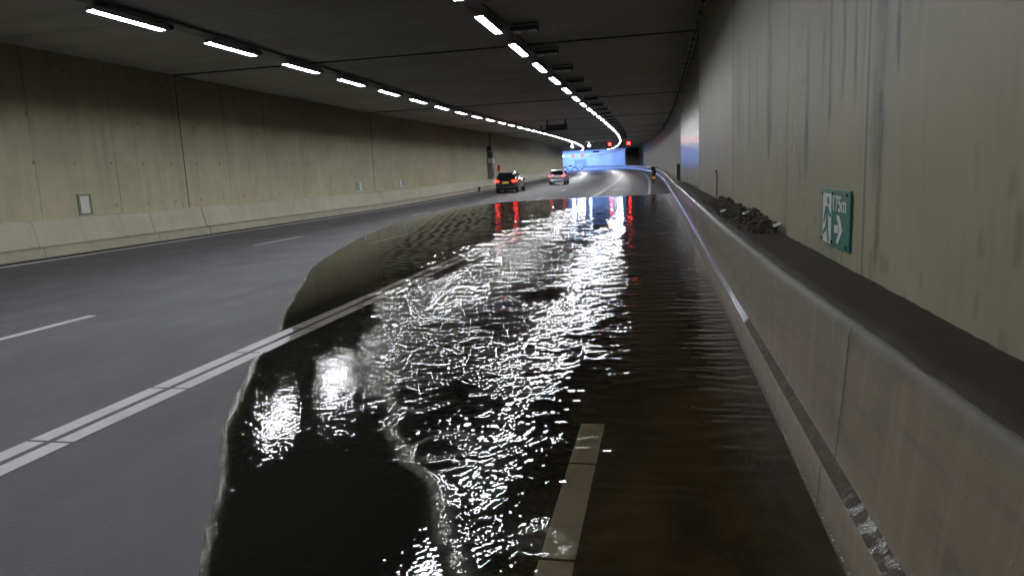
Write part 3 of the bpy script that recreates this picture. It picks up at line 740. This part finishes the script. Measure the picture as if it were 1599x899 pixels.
for side, off in (('left', ROWL), ('right', ROWR)):
    tray = sweep('cable_tray', stations(-15, 197, 1.0), lambda s: [(off - 0.20, CEIL - 0.075), (off - 0.12, CEIL - 0.085), (off + 0.12, CEIL - 0.085), (off + 0.20, CEIL - 0.075), (off + 0.20, CEIL - 0.03), (off - 0.20, CEIL - 0.03)], M_galv, close=True)
    tag(tray, 'narrow grey cable tray running above the %s row of strip lights' % side, 'cable tray')

def flood_proto():
    root = empty('floodlight', Matrix.Identity(4), 'unlit square floodlight', 'ceiling light')
    mb = MB(); mb.box((0, 0, 0.06), (0.70, 0.50, 0.10), bev=0.015)
    for i in range(9): mb.box((-0.32 + i * 0.08, 0, 0.13), (0.012, 0.46, 0.05))
    mb.build('housing', M_dark, root)
    for sx in (-1, 0.45, -0.28, 1):
        pass
    for i, x in enumerate((-0.26, 0.26)):
        for y in (-0.16, 0.0, 0.16):
            mb = MB(); mb.box((x * 0.85, y, 0.004), (0.22, 0.11, 0.014), bev=0.004); mb.build('lens', M_lens, root)
    mb = MB(); mb.box((0, 0, 0.004), (0.13, 0.42, 0.01)); mb.build('driver_cover', M_galv, root)
    mb = MB()
    for sx in (-1, 1): mb.box((sx * 0.36, 0, 0.12), (0.02, 0.06, 0.2))
    mb.box((0, 0, 0.215), (0.74, 0.06, 0.015)); mb.build('bracket', M_dark, root)
    return root
fp = flood_proto()
for i in range(26):
    s_ = 11.35 + PITCH * (i) ; o = fp if i == 0 else copy_tree(fp)
    o.matrix_world = frame(s_, -3.5, 3.745)
    o['group'] = 'unlit floodlights beside the right row of strip lights'
    o['label'] = ('unlit finned floodlight, %s from the near end beside the right row of strip lights' % ORD[i - 1]) if 1 <= i < 13 else ('unlit finned floodlight high beside the right strip lights, beyond the clear ones' if i else 'unlit finned floodlight beside the right strip lights at the top picture edge')
# conduit in the right-hand ceiling corner
mb = MB(); mb.tube([Pv(s_, RW - 0.10, CEIL - 0.06) for s_ in stations(2, 150, 2)], 0.022, 6)
o = mb.build('conduit', M_dark); tag(o, 'thin dark conduit in the corner of the ceiling and the right wall', 'pipe')
mb = MB(); mb.box((0, 0, 0), (0.1, 0.06, 0.09)); cm = mb.mesh('pipe_clip')
for i in range(60):
    c_ = bpy.data.objects.new('pipe_clip', cm); COL.objects.link(c_); c_.location = Pv(9 + i * 1.3, RW - 0.10, CEIL - 0.05); c_.parent = o
cm.materials.append(M_dark)
mb = MB(); mb.tube([Pv(s_, RW - 0.12, float(ceil_h(s_)) - 0.16) for s_ in stations(203, 280, 3)], 0.07, 8)  # red tube stands in for the reflected red glow atop the wall
o = mb.build('red_glow_line', M_red); tag(o, 'thin red tube standing in for the red glow along the top of the blue-lit far wall', 'pipe')

# variable message boxes
def vms(s_, off, label):
    root = empty('message_sign', frame(s_, off, 3.10), label, 'road sign')
    mb = MB(); mb.box((0, 0, 0.24), (1.72, 0.32, 0.46), bev=0.02); mb.build('sign_box', M_black, root)
    mb = MB(); mb.box((0, -0.165, 0.24), (1.6, 0.01, 0.36)); mb.build('screen', M_dark, root)
    for sx in (-0.72, 0.72):
        mb = MB(); mb.box((sx, 0, 0.66), (0.11, 0.11, 0.42)); mb.build('hanger', M_black, root)
    mb = MB(); mb.tube([(-0.86, 0, 0.12), (-1.15, 0, 0.10), (-1.24, 0, 0.2), (-1.24, 0, 0.5)], 0.035, 8); mb.box((-1.2, 0, 0.36), (0.12, 0.1, 0.22)); mb.build('side_arm', M_dark, root)
    return root
vms(55.6, -7.75, 'black message sign box hung from the ceiling between the two light rows')
vms(196, -7.2, 'tiny black message sign box hanging before the far blue-lit bend')

# lane signals
def signal(s_, off, h, col, label, group):
    root = empty('lane_signal', frame(s_, off, h), label, 'traffic signal', group)
    mb = MB(); mb.box((0, 0.12, 0), (0.86, 0.22, 0.86), bev=0.02); mb.build('signal_box', M_black, root)
    mb = MB()
    if col == 'red':
        for a in (math.radians(45), math.radians(-45)):
            mb.box((0, 0, 0), (0.66, 0.03, 0.11), rot=Matrix.Rotation(a, 3, 'Y'))
        mb.build('red_cross', M_sigr, root)
    else:
        mb.box((0, 0, 0.12), (0.16, 0.03, 0.40))
        mb.prism([(-0.30, 0.0), (0.30, 0.0), (0, -0.32)], Matrix.Rotation(math.radians(90), 4, 'X') , 0.03)
        mb.build('white_arrow', M_sigw, root)
    mb = MB(); mb.tube([(0, 0.12, 0.43), (0, 0.12, max(0.46, CEIL - h))], 0.03, 6); mb.build('hanger', M_dark, root)
    return root
G1 = 'lane signals hung across the tunnel before the bend'
signal(122, -12.35, 3.42, 'white', 'white glowing lane signal over the left lane, beside the left row of lights', G1)
signal(122, -9.45, 3.42, 'white', 'white glowing lane signal in the middle of the tunnel, right of the left light row', G1)
signal(122, -5.95, 3.42, 'red', 'red cross lane signal just left of the end of the right light row', G1)
signal(122, -2.75, 3.42, 'red', 'rightmost red cross lane signal, beside the right wall', G1)
G2 = 'farther lane signals in the blue-lit part'
signal(238, -14.0, 3.0, 'white', 'small white lane signal far off at the edge of the left wall', G2)
signal(238, -10.9, 3.0, 'red', 'left one of the two small far red lane signals', G2)
signal(238, -7.7, 3.0, 'red', 'right one of the two small far red lane signals', G2)

# ================================================================== WALL FITTINGS
SIGN_F = lambda s_, off, h, turn: Matrix.Translation(Pv(s_, off, h)) @ Matrix.Rotation(heading(s_) + turn, 4, 'Z') @ Matrix.Rotation(math.radians(90), 4, 'X')
def text_mesh(body, size, name):
    cu = bpy.data.curves.new(name, 'FONT'); cu.body = body; cu.size = size; cu.extrude = 0.0015; cu.align_x = 'LEFT'; cu.offset = size * 0.018
    o = bpy.data.objects.new(name, cu); COL.objects.link(o)
    bpy.context.view_layer.update()
    me = bpy.data.meshes.new_from_object(o.evaluated_get(bpy.context.evaluated_depsgraph_get()))
    bpy.data.objects.remove(o); return me
def man(mb, x0, y0, w, h, z, d, mi=0):
    """running figure; local box x0..x0+w, y0..y0+h"""
    T = Matrix.Translation((0, 0, z))
    def poly(p): mb.prism([(x0 + a * w, y0 + b * h) for a, b in p], T, d)
    poly([(0.62 + 0.13 * math.cos(q), 0.86 + 0.085 * math.sin(q)) for q in np.linspace(0, 2 * math.pi, 12, endpoint=False)])
    poly([(0.30, 0.70), (0.50, 0.76), (0.66, 0.72), (0.62, 0.44), (0.42, 0.40)])          # torso
    poly([(0.34, 0.73), (0.42, 0.64), (0.24, 0.52), (0.14, 0.36), (0.04, 0.40), (0.16, 0.58)])  # rear arm
    poly([(0.60, 0.73), (0.66, 0.62), (0.80, 0.54), (0.98, 0.52), (0.98, 0.60), (0.82, 0.63)])  # front arm
    poly([(0.46, 0.46), (0.62, 0.44), (0.68, 0.24), (0.86, 0.02), (0.70, 0.0), (0.54, 0.20)])   # front leg
    poly([(0.42, 0.44), (0.56, 0.42), (0.38, 0.22), (0.06, 0.12), (0.0, 0.20), (0.28, 0.29)])   # rear leg
sg = empty('exit_sign', SIGN_F(5.38, RW - 0.012, -0.575, math.radians(-90)), 'green emergency exit sign reading 175m with a running figure and arrow, on the right wall', 'exit sign')
mb = MB(); mb.box((0.38, 0.192, 0.0), (0.76, 0.385, 0.012), bev=0.003); mb.build('sign_plate', M_green, sg)
mb = MB(); mb.box((0.175, 0.182, 0.0085), (0.25, 0.338, 0.003)); mb.build('white_panel', M_white, sg)
mb = MB(); man(mb, 0.065, 0.02, 0.225, 0.33, 0.0102, 0.002); mb.build('running_figure', M_green, sg)
tm = text_mesh('175m', 0.155, 'distance_text'); to = link('distance_text', tm, M_white, sg)
xs = [v.co.x for v in tm.vertices]; wid = max(xs) - min(xs); hgt = max(v.co.y for v in tm.vertices)
for v in tm.vertices: v.co = Vector(((v.co.x - min(xs)) / wid * 0.345 + 0.335, v.co.y / hgt * 0.098 + 0.245, v.co.z + 0.0085))
mb = MB()
AR = Matrix.Translation((0, 0, 0.0065))
mb.prism([(0.385, 0.100), (0.385, 0.150), (0.50, 0.150), (0.50, 0.100)], AR, 0.003)
mb.prism([(0.445, 0.215), (0.510, 0.215), (0.605, 0.125), (0.510, 0.035), (0.445, 0.035), (0.530, 0.125)], Matrix.Translation((0, 0, 0.0072)), 0.003)
mb.build('arrow', M_white, sg)
for x, y in ((0.03, 0.345), (0.32, 0.355), (0.70, 0.355), (0.03, 0.03), (0.32, 0.03), (0.70, 0.03)):
    mb = MB(); mb.tube([(x, y, 0.004), (x, y, 0.014)], 0.009, 8); mb.build('bolt', M_bolt, sg)

def lsign(s_, label, flip):
    root = empty('exit_sign', SIGN_F(s_, LW + 0.02, -0.47, math.radians(90)), label, 'exit sign', 'small green exit signs on the left wall')
    mb = MB(); mb.box((0.5, 0.24, 0), (1.0, 0.48, 0.014)); mb.build('sign_plate', M_white, root)
    a = 0.02 if not flip else 0.50
    mb = MB(); mb.box((a + 0.235, 0.22, 0.0095), (0.45, 0.36, 0.004)); mb.build('green_panel', M_green, root)
    mb = MB(); man(mb, a + 0.08, 0.05, 0.30, 0.33, 0.0116, 0.002); mb.build('running_figure', M_white, root)
    b0 = 0.86 if not flip else 0.02
    mb = MB(); mb.box((b0 + 0.06, 0.24, 0.0095), (0.09, 0.44, 0.004)); mb.box((a + 0.235, 0.435, 0.0095), (0.4, 0.05, 0.004)); mb.build('green_band', M_green, root)
lsign(36.3, 'nearer of the two small green exit signs on the left wall', False)
lsign(43.1, 'farther of the two small green exit signs on the left wall', True)

# framed panel low on the left wall
pn = empty('wall_panel', SIGN_F(17.15, LW + 0.02, -0.57, math.radians(90)), 'small upright panel with dark frame and pale face low on the left wall', 'wall panel')
mb = MB()
for c, d in (((0.24, 0.025, 0), (0.48, 0.05, 0.05)), ((0.24, 0.575, 0), (0.48, 0.05, 0.05)), ((0.035, 0.30, 0), (0.07, 0.5, 0.05)), ((0.445, 0.30, 0), (0.07, 0.5, 0.05))): mb.box(c, d)
mb.build('frame', M_grey, pn)
mb = MB(); mb.box((0.24, 0.30, 0.0), (0.34, 0.50, 0.02)); mb.build('pale_face', M_white, pn)

# service post on the left wall near the black car
cb = empty('service_post', frame(69.5, LW, 0), 'tall dark equipment post with boxes and a pale sign on the left wall', 'equipment post')
mb = MB(); mb.box((0.24, 0, 0.15), (0.40, 0.9, 1.6), bev=0.02); mb.build('locker', M_grey, cb)
mb = MB(); mb.box((0.28, 0, 1.17), (0.5, 1.3, 0.42), bev=0.01); mb.build('pale_sign', M_white, cb)
mb = MB(); mb.box((0.25, 0.1, 1.78), (0.42, 0.8, 0.60), bev=0.02); mb.build('signal_box', M_dark, cb)
mb = MB(); mb.box((0.2, -0.1, 2.35), (0.32, 0.9, 0.42), bev=0.02); mb.build('upper_box', M_dark, cb)
mb = MB(); mb.tube([(0.1, 0.62, -0.65), (0.1, 0.62, 3.9)], 0.05, 8); mb.build('cable_pipe', M_dark, cb)
mb = MB(); mb.box((0.46, 0, 0.0), (0.03, 0.5, 0.9)); mb.build('locker_door', M_dark, cb)
fe = empty('fire_point', frame(74.0, LW, -0.6), 'small red fire point on a thin post beyond the equipment post', 'fire point')
mb = MB(); mb.box((0.12, 0, 1.0), (0.2, 0.7, 0.62), bev=0.03); mb.build('red_box', M_red, fe)
mb = MB(); mb.box((0.08, 0, 0.35), (0.10, 0.12, 0.7)); mb.build('post', M_white, fe)
# dark marker at the foot of the left barrier
mk = empty('road_marker', frame(62.4, -16.05, ROAD), 'small dark knob-topped marker on the ground against the left barrier', 'marker')
mb = MB(); mb.tube([(0.12, 0, 0), (0.12, 0, 0.28)], [0.10, 0.08], 10); mb.build('post', M_black, mk)
mb = MB(); mb.tube([(0.12, 0, 0.28), (0.12, 0, 0.34), (0.12, 0, 0.42)], [0.12, 0.14, 0.04], 10); mb.build('cap', M_black, mk)

# conduits on the right wall
cd = empty('wall_conduit', frame(15.1, RW, -0.68), 'slim grey vertical conduit on the right wall above the debris', 'conduit')
mb = MB(); mb.box((-0.02, 0, 0.26), (0.03, 0.04, 0.52)); mb.build('channel', M_galv, cd)
mb = MB(); mb.box((-0.032, 0, 0.56), (0.04, 0.06, 0.06), bev=0.01); mb.build('end_cap', M_grey, cd)
for k, s_ in enumerate((40.2, 43.2)):
    cd = empty('wall_post', frame(s_, RW, -0.69), ('nearer' if k == 0 else 'farther') + ' of two upright dark strips on the right wall where it starts to bend', 'conduit', 'upright dark strips on the right wall')
    mb = MB(); mb.box((-0.05, 0, 0.42), (0.10, 0.10, 0.84)); mb.build('strip', M_dark, cd)
    mb = MB(); mb.box((-0.07, 0, 0.86), (0.14, 0.14, 0.05)); mb.build('cap', M_galv, cd)
# red reflector on the barrier face
rf = empty('reflector', frame(30.5, 0.70, -1.05), 'small red reflector fixed to the face of the right barrier', 'reflector')
mb = MB(); mb.box((-0.03, 0, 0.03), (0.05, 0.28, 0.20), bev=0.015); mb.build('red_lens', M_red, rf)
mb = MB(); mb.box((-0.005, 0, -0.07), (0.02, 0.2, 0.12)); mb.build('bracket', M_dark, rf)

# sediment and debris on the barrier ledge
sl = np.arange(-3.0, 34, 0.08)
wv = np.linspace(0, 1, 14)
SL = np.broadcast_to(sl[:, None], (len(sl), 14)).copy()
fr0 = np.array([rtop(s) for s in sl])[:, None] + 0.020 + 0.006 * vnoise(SL * 9, SL * 0, 81) + np.interp(SL, [12, 20], [0, 0.10])
OL = fr0 + (RW - 0.002 - fr0) * wv[None, :]
HL = -0.689 + 0.006 * sstep(0, 0.2, wv)[None, :] + 0.005 * fbm(SL * 6, OL * 9, 3, 82) + 0.014 * wv[None, :] ** 5 * (0.5 + 0.5 * fbm(SL * 9, SL * 0, 3, 83))
HL = HL - 0.028 * (1 - sstep(0.0, 0.12, wv))[None, :]
HL[:, 0] = -0.735
me = grid_mesh('ledge_sediment', P(SL, OL, HL), np.stack([SL, OL], -1), True, True)
if me.polygons[20].normal.z < 0: me.flip_normals()
sed = link('ledge_sediment', me, M_dirt); tag(sed, 'dark silt lying along the flat top of the right barrier', 'silt', kind='stuff')
mb = MB()
ico = bmesh.new(); bmesh.ops.create_icosphere(ico, subdivisions=1, radius=1.0); iv = [v.co.copy() for v in ico.verts]; if_ = [[v.index for v in f.verts] for f in ico.faces]; ico.free()
for i in range(1500):
    s_ = 7.15 + 6.6 * random.random() ** 0.9
    w_ = random.random() ** 0.55
    o_ = rtop(s_) + 0.09 + (RW - 0.02 - rtop(s_) - 0.09) * w_
    env = (0.5 + 0.5 * math.sin(s_ * 2.7) * math.sin(s_ * 1.1 + 1)) * (1 if s_ > 7.7 else (s_ - 7.1) / 0.6) * (1 if s_ < 12 else (13.6 - s_) / 1.6)
    hh = -0.685 + random.random() * (0.04 + 0.12 * w_ ** 1.5 * (0.35 + 0.65 * env))
    rr = random.uniform(0.010, 0.034) * (0.6 + 0.6 * w_)
    R3 = Matrix.Rotation(random.random() * 6.28, 3, Vector((random.random() - .5, random.random() - .5, random.random() - .5)).normalized())
    sc3 = Vector((random.uniform(0.6, 1.7), random.uniform(0.6, 1.5), random.uniform(0.35, 0.9)))
    c = Pv(s_, min(o_, RW - 0.03), hh)
    mb.add([c + R3 @ Vector((v.x * sc3.x, v.y * sc3.y, v.z * sc3.z)) * rr * random.uniform(0.75, 1.25) for v in iv], if_)
deb = mb.build('debris_pile', M_clod); tag(deb, 'dark heap of muddy clods and litter on the right barrier against the wall', 'debris', kind='stuff')
for i, (s_, o_) in enumerate(((10.4, 0.86), (7.05, 1.08), (8.9, 1.0))):
    mb = MB(); c = Pv(s_, o_, -0.60 if i else -0.655)
    mb.add([c + Vector(v) for v in ((-0.04, -0.07, 0), (0.03, -0.05, 0.02), (0.05, 0.06, 0.035), (-0.02, 0.09, 0.01), (0.0, 0.0, 0.03))], [(0, 1, 4), (1, 2, 4), (2, 3, 4), (3, 0, 4)])
    me = mb.mesh('litter_scrap'); o = link('litter_scrap', me, M_white)
    md = o.modifiers.new('solid', 'SOLIDIFY'); md.thickness = 0.003
    tag(o, ['pale crumpled scrap at the far front of the debris heap', 'pale scrap at the near end of the debris heap', 'pale scrap in the middle of the debris heap by the wall'][i], 'litter', 'pale scraps in the debris heap')

# ================================================================== VEHICLES
def car(s_, off, turn, paint, label, W=1.80, Ln=4.5, H=1.62, mpv=True, lit=True, tailm=None, group=None, plate=None, rails=True):
    root = empty('parked_car' if False else 'car', frame(s_, off, ROAD + 0.008, turn), label, 'car', group)
    hw = W / 2
    # stations from rear (y=0) to front (y=Ln): y, bottom, belt height, roof height, belt half width, roof half width
    if mpv:
        stn = [(0.00, 0.42, 0.86, 0.90, 0.80, 0.70), (0.05, 0.30, 1.00, 1.05, 0.90, 0.74), (0.16, 0.27, 1.04, 1.30, 0.96, 0.72), (0.30, 0.26, 1.05, 1.53, 0.985, 0.72),
               (0.50, 0.25, 1.05, 1.60, 1.0, 0.735), (1.1, 0.24, 1.03, 1.64, 1.0, 0.75), (1.9, 0.24, 1.00, 1.64, 1.0, 0.76), (2.5, 0.24, 0.98, 1.58, 1.0, 0.745), (3.0, 0.24, 0.97, 1.36, 0.995, 0.73),
               (3.5, 0.24, 0.96, 1.02, 0.98, 0.74), (4.1, 0.25, 0.86, 0.90, 0.93, 0.75), (4.42, 0.28, 0.70, 0.74, 0.84, 0.66), (4.5, 0.40, 0.60, 0.62, 0.76, 0.60)]
    else:
        stn = [(0.00, 0.42, 0.84, 0.88, 0.80, 0.70), (0.05, 0.30, 0.98, 1.02, 0.90, 0.76), (0.20, 0.27, 1.02, 1.26, 0.96, 0.72), (0.38, 0.25, 1.02, 1.50, 0.985, 0.70),
               (0.62, 0.25, 1.01, 1.58, 1.0, 0.71), (1.2, 0.24, 1.0, 1.62, 1.0, 0.73), (1.9, 0.24, 0.98, 1.60, 1.0, 0.73), (2.4, 0.24, 0.96, 1.50, 1.0, 0.72), (2.9, 0.24, 0.95, 1.22, 0.99, 0.71),
               (3.3, 0.24, 0.93, 0.98, 0.97, 0.72), (3.9, 0.25, 0.82, 0.85, 0.92, 0.74), (4.3, 0.28, 0.68, 0.71, 0.84, 0.66), (4.5, 0.40, 0.58, 0.60, 0.76, 0.60)]
    ky = Ln / 4.5; kz = H / 1.64
    V = []; n = 0
    for (y, b, be, ro, wb, wr) in stn:
        y *= ky; b = b; be *= kz; ro *= kz; a = hw * wb; r_ = hw * wr
        half = [(0.0, b), (a * 0.86, b), (a * 0.98, b + 0.07), (a, b + 0.30), (a * 0.995, be - 0.14), (a * 0.965, be), (r_ * 1.04 if ro - be > 0.2 else a * 0.93, max(be + 0.015, ro - 0.10) if ro - be > 0.2 else be + 0.01), (r_, ro - 0.03 if ro - be > 0.2 else be + 0.02), (r_ * 0.85, ro), (0.0, ro + 0.015)]
        ring = half + [(-x, z) for x, z in half[-2:0:-1]]
        n = len(ring); V += [(x, y, z) for x, z in ring]
    F = []
    m_ = len(stn)
    for i in range(m_ - 1):
        for k in range(n): F.append((i * n + k, i * n + (k + 1) % n, (i + 1) * n + (k + 1) % n, (i + 1) * n + k))
    F += [tuple(range(n)), tuple(range((m_ - 1) * n, m_ * n))[::-1]]
    mb = MB(); mb.add(V, F); body = mb.build('body', paint, root, smooth=True)
    bv = body.modifiers.new('sub', 'SUBSURF'); bv.levels = 1; bv.render_levels = 1
    # rear screen
    def quad(pts, name, mat, th=0.012, par=root, rnd=0):
        a, b_, c, d = [Vector(p) for p in pts]; nrm = (b_ - a).cross(d - a).normalized()
        k = MB(); k.add([a, b_, c, d, a + nrm * th, b_ + nrm * th, c + nrm * th, d + nrm * th], [(0, 1, 2, 3), (4, 7, 6, 5), (0, 4, 5, 1), (1, 5, 6, 2), (2, 6, 7, 3), (3, 7, 4, 0)])
        return k.build(name, mat, par)
    zb, zt = 1.06 * kz, (1.50 if mpv else 1.46) * kz
    yb, yt = (0.055, 0.235) if mpv else (0.06, 0.30)
    quad([(-hw * 0.80, yb - 0.03, zb), (hw * 0.80, yb - 0.03, zb), (hw * 0.66, yt - 0.03, zt), (-hw * 0.66, yt - 0.03, zt)], 'rear_window', M_glass)
    quad([(-hw * 0.64, yt - 0.06, zt + 0.05), (hw * 0.64, yt - 0.06, zt + 0.05), (hw * 0.66, yt + 0.18, zt + 0.115), (-hw * 0.66, yt + 0.18, zt + 0.115)], 'spoiler', paint, 0.03)
    # side windows and handles
    y0 = 0.55 if mpv else 0.65
    segs = [(y0, 1.15), (1.22, 2.02), (2.10, 2.95)] if mpv else [(y0, 1.25), (1.33, 2.1), (2.18, 2.75)]
    for sx in (-1, 1):
        for a, b_ in segs:
            zt_ = lambda y: float(np.interp(y, [0.4, 0.8, 2.0, 2.5, 3.0], [1.44, 1.50, 1.52, 1.44, 1.20])) * kz
            p = [(sx * hw * 0.985, a * ky, 1.08 * kz), (sx * hw * 0.985, b_ * ky, 1.05 * kz), (sx * hw * 0.815, b_ * ky, zt_(b_)), (sx * hw * 0.815, (a + 0.05) * ky, zt_(a))]
            if sx < 0: p = p[::-1]
            quad(p, 'side_window', M_glass)
        mb = MB(); mb.box((sx * (hw * 1.06 + 0.05), 2.85 * ky, 1.04 * kz), (0.2, 0.10, 0.15), bev=0.03); mb.build('wing_mirror', paint, root)
        if rails:
            mb = MB(); mb.tube([(sx * hw * 0.70, 0.7 * ky, 1.60 * kz), (sx * hw * 0.72, 0.85 * ky, 1.665 * kz), (sx * hw * 0.72, 2.2 * ky, 1.675 * kz), (sx * hw * 0.71, 2.4 * ky, 1.61 * kz)], 0.022, 6); mb.build('roof_rail', M_chrome, root)
        tl = MB(); tl.box((sx * hw * 0.80, 0.015, 0.955 * kz), (0.36, 0.10, 0.17), bev=0.03); tl.box((sx * hw * 0.945, 0.14, 0.97 * kz), (0.09, 0.26, 0.15), bev=0.03)
        tl.build('tail_light', tailm or (M_tail if lit else M_taild), root)
        rl_ = MB(); rl_.box((sx * hw * 0.72, -0.028, 0.42), (0.2, 0.02, 0.06)); rl_.build('bumper_reflector', M_red, root)
        for yy in (0.80, Ln - 0.86):
            w = MB(); w.tube([(sx * (hw - 0.22), yy, 0.32), (sx * (hw + 0.01), yy, 0.32)], 0.325, 20)
            wh = w.build('wheel', M_rubber, root)
            w = MB(); w.tube([(sx * (hw - 0.1), yy, 0.32), (sx * (hw + 0.018), yy, 0.32)], 0.215, 16); w.build('rim', M_rim, wh)
    quad([(-0.26, -0.03, 0.76), (0.26, -0.03, 0.76), (0.26, -0.02, 0.88), (-0.26, -0.02, 0.88)], 'number_plate', plate or M_plate, 0.012)
    mb = MB(); mb.box((0, -0.03, 0.955 * kz), (0.84, 0.03, 0.035)); mb.build('chrome_bar', M_chrome, root)
    mb = MB(); mb.box((0, 0.0, 0.40), (W * 0.86, 0.16, 0.22), bev=0.05); mb.box((0, 0.1, 0.27), (W * 0.7, 0.2, 0.1)); mb.build('rear_bumper', M_black if paint is M_carblk else paint, root)
    return root
M_platew = plain('pale_plate', (0.6, 0.58, 0.5), 0.4)
car(55.6, -12.05, 0.0, M_carblk, 'black people carrier with lit tail lights driving away in the left lane', H=1.62, Ln=4.5, W=1.82)
car(72.5, -10.0, 0.0, M_carsil, 'silver hatchback with dim red tail lights ahead of the black car', mpv=False, lit=False, H=1.56, Ln=4.1, W=1.74, plate=M_platew, rails=False)
GF = 'pale cars far off in the blue light'
car(236, -12.1, 0, M_carwht, 'left one of two tiny pale cars far off in the blue light', H=1.7, group=GF, tailm=M_white, plate=M_platew, rails=False)
car(232, -9.2, 0, M_carwht, 'right one of two tiny pale cars far off in the blue light', mpv=False, H=1.5, group=GF, tailm=M_white, plate=M_platew, rails=False)

# scooter standing on the hard strip
sc_ = empty('scooter', frame(63.0, -0.22, ROAD, 0.05), 'black scooter with mirrors and yellow plate parked on the hard strip by the right barrier', 'scooter')
for nm, yy in (('wheel', 0.28), ('wheel', 1.52)):
    mb = MB(); mb.tube([(-0.06, yy, 0.26), (0.06, yy, 0.26)], 0.26, 18); w = mb.build(nm, M_rubber, sc_)
    mb = MB(); mb.tube([(-0.065, yy, 0.26), (0.065, yy, 0.26)], 0.14, 12); mb.build('rim', M_dark, w)
mb = MB()
mb.tube([(0, 0.02, 0.62), (0, 0.25, 0.62), (0, 0.8, 0.55), (0, 1.0, 0.35), (0, 1.3, 0.38), (0, 1.4, 0.75), (0, 1.32, 1.02)], [0.08, 0.17, 0.19, 0.15, 0.15, 0.14, 0.08], 12)
mb.build('body', M_carblk, sc_, smooth=True)
mb = MB(); mb.box((0, 0.55, 0.82), (0.30, 0.85, 0.12), bev=0.05); mb.build('seat', M_black, sc_)
mb = MB(); mb.box((0, -0.02, 1.02), (0.40, 0.36, 0.32), bev=0.08); mb.build('top_box', M_black, sc_)
mb = MB(); mb.tube([(-0.36, 1.22, 1.10), (-0.15, 1.30, 1.06), (0.15, 1.30, 1.06), (0.36, 1.22, 1.10)], 0.02, 8); mb.build('handlebar', M_dark, sc_)
for sx in (-1, 1):
    mb = MB(); mb.tube([(sx * 0.26, 1.26, 1.08), (sx * 0.34, 1.24, 1.30)], 0.01, 6); mb.box((sx * 0.38, 1.23, 1.34), (0.15, 0.03, 0.09), bev=0.012)
    mb.build('mirror', M_dark, sc_)
mb = MB(); mb.box((0, 1.36, 1.28), (0.42, 0.02, 0.36), bev=0.008); mb.build('windscreen', M_glass, sc_)
mb = MB(); mb.box((0, -0.07, 0.52), (0.21, 0.015, 0.15)); mb.build('number_plate', M_plate, sc_)
mb = MB(); mb.box((0, -0.05, 0.70), (0.22, 0.06, 0.07), bev=0.015); mb.build('tail_light', M_red, sc_)
mb = MB(); mb.box((-0.16, -0.05, 1.12), (0.10, 0.02, 0.12), bev=0.008); mb.build('box_reflector', M_white, sc_)

# ================================================================== ADDED BLUE AREA LAMPS, STANDING IN FOR DAYLIGHT OVER THE FAR BEND
for s_, e_ in ((216, 0.65), (246, 1.2), (276, 1.7), (306, 1.7), (336, 1.4)):
    la = bpy.data.lights.new('blue_fill_lamp', 'AREA'); la.shape = 'RECTANGLE'; la.size = 17.0; la.size_y = 29.0
    la.energy = 36000 * e_; la.color = (0.20, 0.37, 1.0)
    lo = bpy.data.objects.new('blue_fill_lamp', la); COL.objects.link(lo)
    lo.matrix_world = frame(s_, -7.6, CEIL + 2.2)
